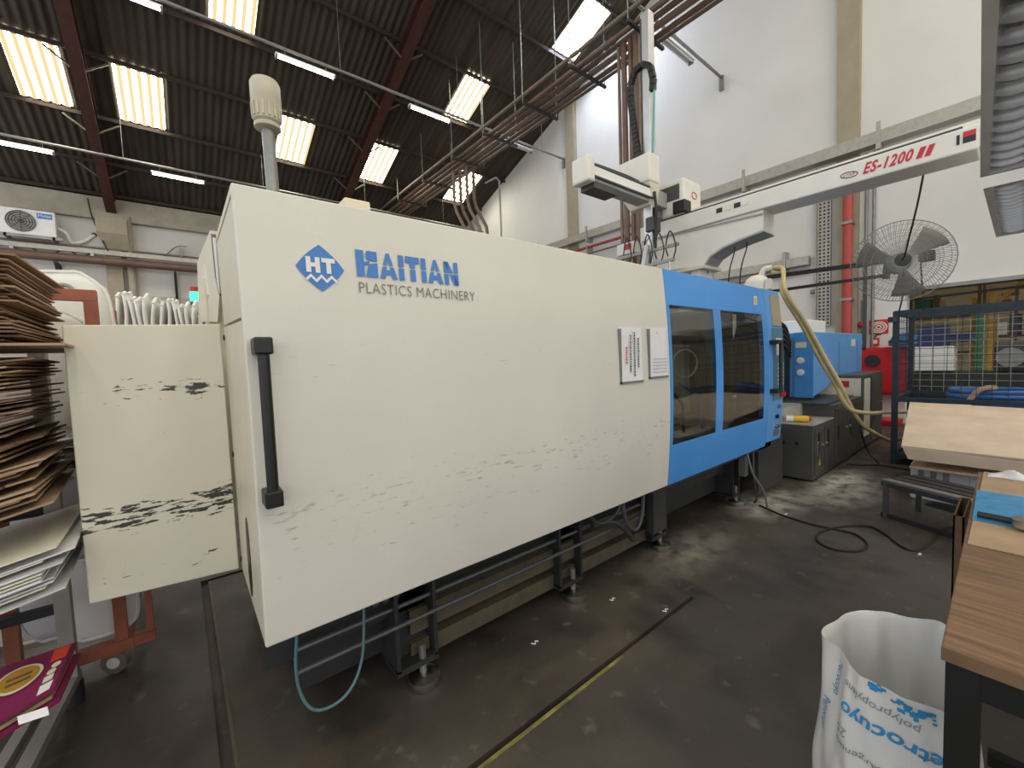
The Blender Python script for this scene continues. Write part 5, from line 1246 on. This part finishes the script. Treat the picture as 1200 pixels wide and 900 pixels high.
for x, y in ((-.36, 3.04), (-1.0, 3.04), (-.36, 3.86), (-1.0, 3.86)):
    w1 = MB().cyl((x-.009, y-.018, .06), (x+.009, y+.018, .06), .06, n=20).build('caster_wheel', 'greysteel', ct, smooth=True)
    MB().cyl((x-.011, y-.022, .06), (x+.011, y+.022, .06), .03, n=14).build('wheel_hub', 'label', w1, smooth=True)
    MB().box(x-.03, x+.03, y-.03, y+.03, .10, .13).build('caster_plate', 'rust2', ct)
def shell(xc, w_, y, z0, z1, bulge, mt, label, group, tilt=.0, nring=0, wav=.0):
    t = thing('moulded_shell', label, 'plastic part', (xc, y, z0), group)
    def fn(u, v):
        U, V_ = 2*u-1, 2*v-1
        k = (1-abs(V_)**5)**.2 if abs(V_) < 1 else .0
        k = max(k, .62)
        x = xc+w_/2*U*k; z = (z0+z1)/2+(z1-z0)/2*V_
        return (x+wav*math.sin(9*z), y-bulge*(1-U*U)*(1-.4*V_*V_)+tilt*(z-z0)+wav*math.sin(14*x+3), z+wav*math.sin(11*x))
    MB().grid(fn, 16, 18).build('shell', mt, t, smooth=True, solid=.006)
    def rim(u, v): return V(fn(u, v))
    P_ = [rim(i/10, 0) for i in range(10)]+[rim(1, i/14) for i in range(14)]+[rim(1-i/10, 1) for i in range(10)]+[rim(0, 1-i/14) for i in range(14)]
    MB().tube(P_, .010, n=6, closed=True, res=2).build('rolled_rim', mt, t, smooth=True)
    for i in range(nring):
        q = rim(.25+.5*i, .9)-V((0, .01, 0)); MB().tube([q+V((.035*math.cos(a), 0, .028*math.sin(a))) for a in [k_*math.pi/7 for k_ in range(14)]], .009, n=6, closed=True, res=1).build('ring_boss', 'robotgrey', t, smooth=True)
    return t
shell(-.62, .72, 3.35, 1.15, ztop+.13, .05, 'moulded', 'large white moulded shell with two ring bosses on red cart', 'shells on the red cart', nring=2, wav=.012)
shell(-.60, .50, 3.22, 1.30, ztop-.10, .05, 'moulded', 'smaller arched white shell hanging below the red cart bar', 'shells on the red cart', wav=.004)
shell(-.58, .62, 3.30, .20, 1.18, .05, 'label', 'cream moulded shell standing on the red cart base', 'shells on the red cart')
shell(-.52, .40, 3.20, .22, 1.12, .04, 'crate', 'narrow pale grey moulded shell in front on red cart', 'shells on the red cart')
shell(-.40, .28, 3.12, .19, .62, .03, 'moulded', 'short white shell propped against the red cart post', 'shells on the red cart')
# nested white shells on a plain cart behind
t = thing('shell_cart', 'grey deck cart holding a row of nested white shells', 'cart', (0, 5.2, 0))
MB().box(-.5, .5, 4.8, 5.6, 1.28, 1.32).build('deck', 'greysteel', t)
for x in (-.45, .45):
    for y in (4.85, 5.55): MB().box(x-.03, x+.03, y-.03, y+.03, 0, 1.28).build('leg', 'greysteel', t)
for i in range(14):
    xx = -.36+.048*i; t = thing('nested_shell', ORD[i].replace('topmost', 'first')+' nested white shell counting from the red cart, behind end guard', 'plastic part', (xx, 5.1, 1.32), 'nested white shells')
    h = .98+.025*math.sin(i*1.9)-.006*i
    MB().grid(lambda u, v, xx=xx, h=h: (xx+.07*(1-(2*u-1)**2)*.6-.02+.015*math.sin(8*v+i), 4.85+.55*u, 1.32+h*v*(1-.05*(2*u-1)**4)+.012*math.sin(17*u+i)), 12, 10).build('wall', 'moulded', t, smooth=True, solid=.012)
    MB().tube([(xx+.07*(1-(2*u-1)**2)*.6-.02+.015*math.sin(8+i), 4.85+.55*u, 1.32+h*(1-.05*(2*u-1)**4)+.012*math.sin(17*u+i)) for u in [k_/10 for k_ in range(11)]], .014, n=6, res=2).build('rim', 'moulded', t, smooth=True)
# signal beacon of a machine farther back
bp_ = px(228, 346, 'y', 6.5)
t = thing('signal_beacon', 'green lit signal beacon with red top behind the end guard', 'beacon', (bp_.x, 6.5, 0))
MB().cyl((bp_.x, 6.5, .03), (bp_.x, 6.5, bp_.z-.10), .022, n=10).build('post', 'greysteel', t, smooth=True)
MB().cyl((bp_.x, 6.5, 0), (bp_.x, 6.5, .03), .15, n=16).build('base', 'dark2', t)
MB().cyl((bp_.x, 6.5, bp_.z-.08), (bp_.x, 6.5, bp_.z+.04), .045, n=14).build('green_lens', 'green_led', t, smooth=True)
MB().cyl((bp_.x, 6.5, bp_.z+.042), (bp_.x, 6.5, bp_.z+.10), .045, n=14).build('red_lens', 'red', t, smooth=True)
MB().cyl((bp_.x, 6.5, bp_.z-.12), (bp_.x, 6.5, bp_.z-.08), .05, n=14).build('collar', 'dark2', t)

# cables and scraps on the floor
fl = lambda x, y, r=.008: px(x, y, 'z', r)
hose('floor_cable', 'black cable looped on the floor in front of low stand', [fl(1118, 617), fl(1106, 620), fl(1090, 637), fl(1072, 645), fl(1056, 640), fl(1036, 625), fl(1020, 617), fl(1000, 616), fl(975, 619), fl(960, 625), fl(958, 634), fl(975, 643), fl(1000, 646), fl(1015, 642), fl(1014, 634), fl(1000, 625), fl(978, 620), fl(950, 614), fl(915, 603), fl(890, 592)], .008, 'rubber', 'cable')
hose('floor_cable', 'thin dark cable lying from cabinets to the cage foot', [fl(992, 544), fl(1010, 545), fl(1030, 545), fl(1050, 548), fl(1070, 552)], .01, 'rubber', 'cable')
hose('floor_cable', 'thin cable hanging off the cabinets down to the floor', [px(1006, 488, 'y', 1.5), px(1010, 510, 'y', 1.45), px(1018, 530, 'y', 1.42), fl(1030, 543)], .008, 'rubber', 'cable')
RP = random.Random(4)
for i, (x, y, lab) in enumerate(((627, 754, 'small white curled scrap on floor near the middle machine foot'), (1078, 650, 'small white scrap beside the looped floor cable'), (718, 703, 'tiny white scrap on the floor groove'), (780, 716, 'tiny white crumb beside the end of floor groove'), (921, 603, 'pale scrap beside the powder stain'))):
    p = fl(x, y, .001)
    o = MB().tube([p+V((-.02, .01, .004)), p+V((-.005, -.008, .004)), p+V((.008, .008, .005)), p+V((.022, -.004, .004))], .003, n=6).build('scrap', 'paper', smooth=True); tag(o, lab, 'scrap')
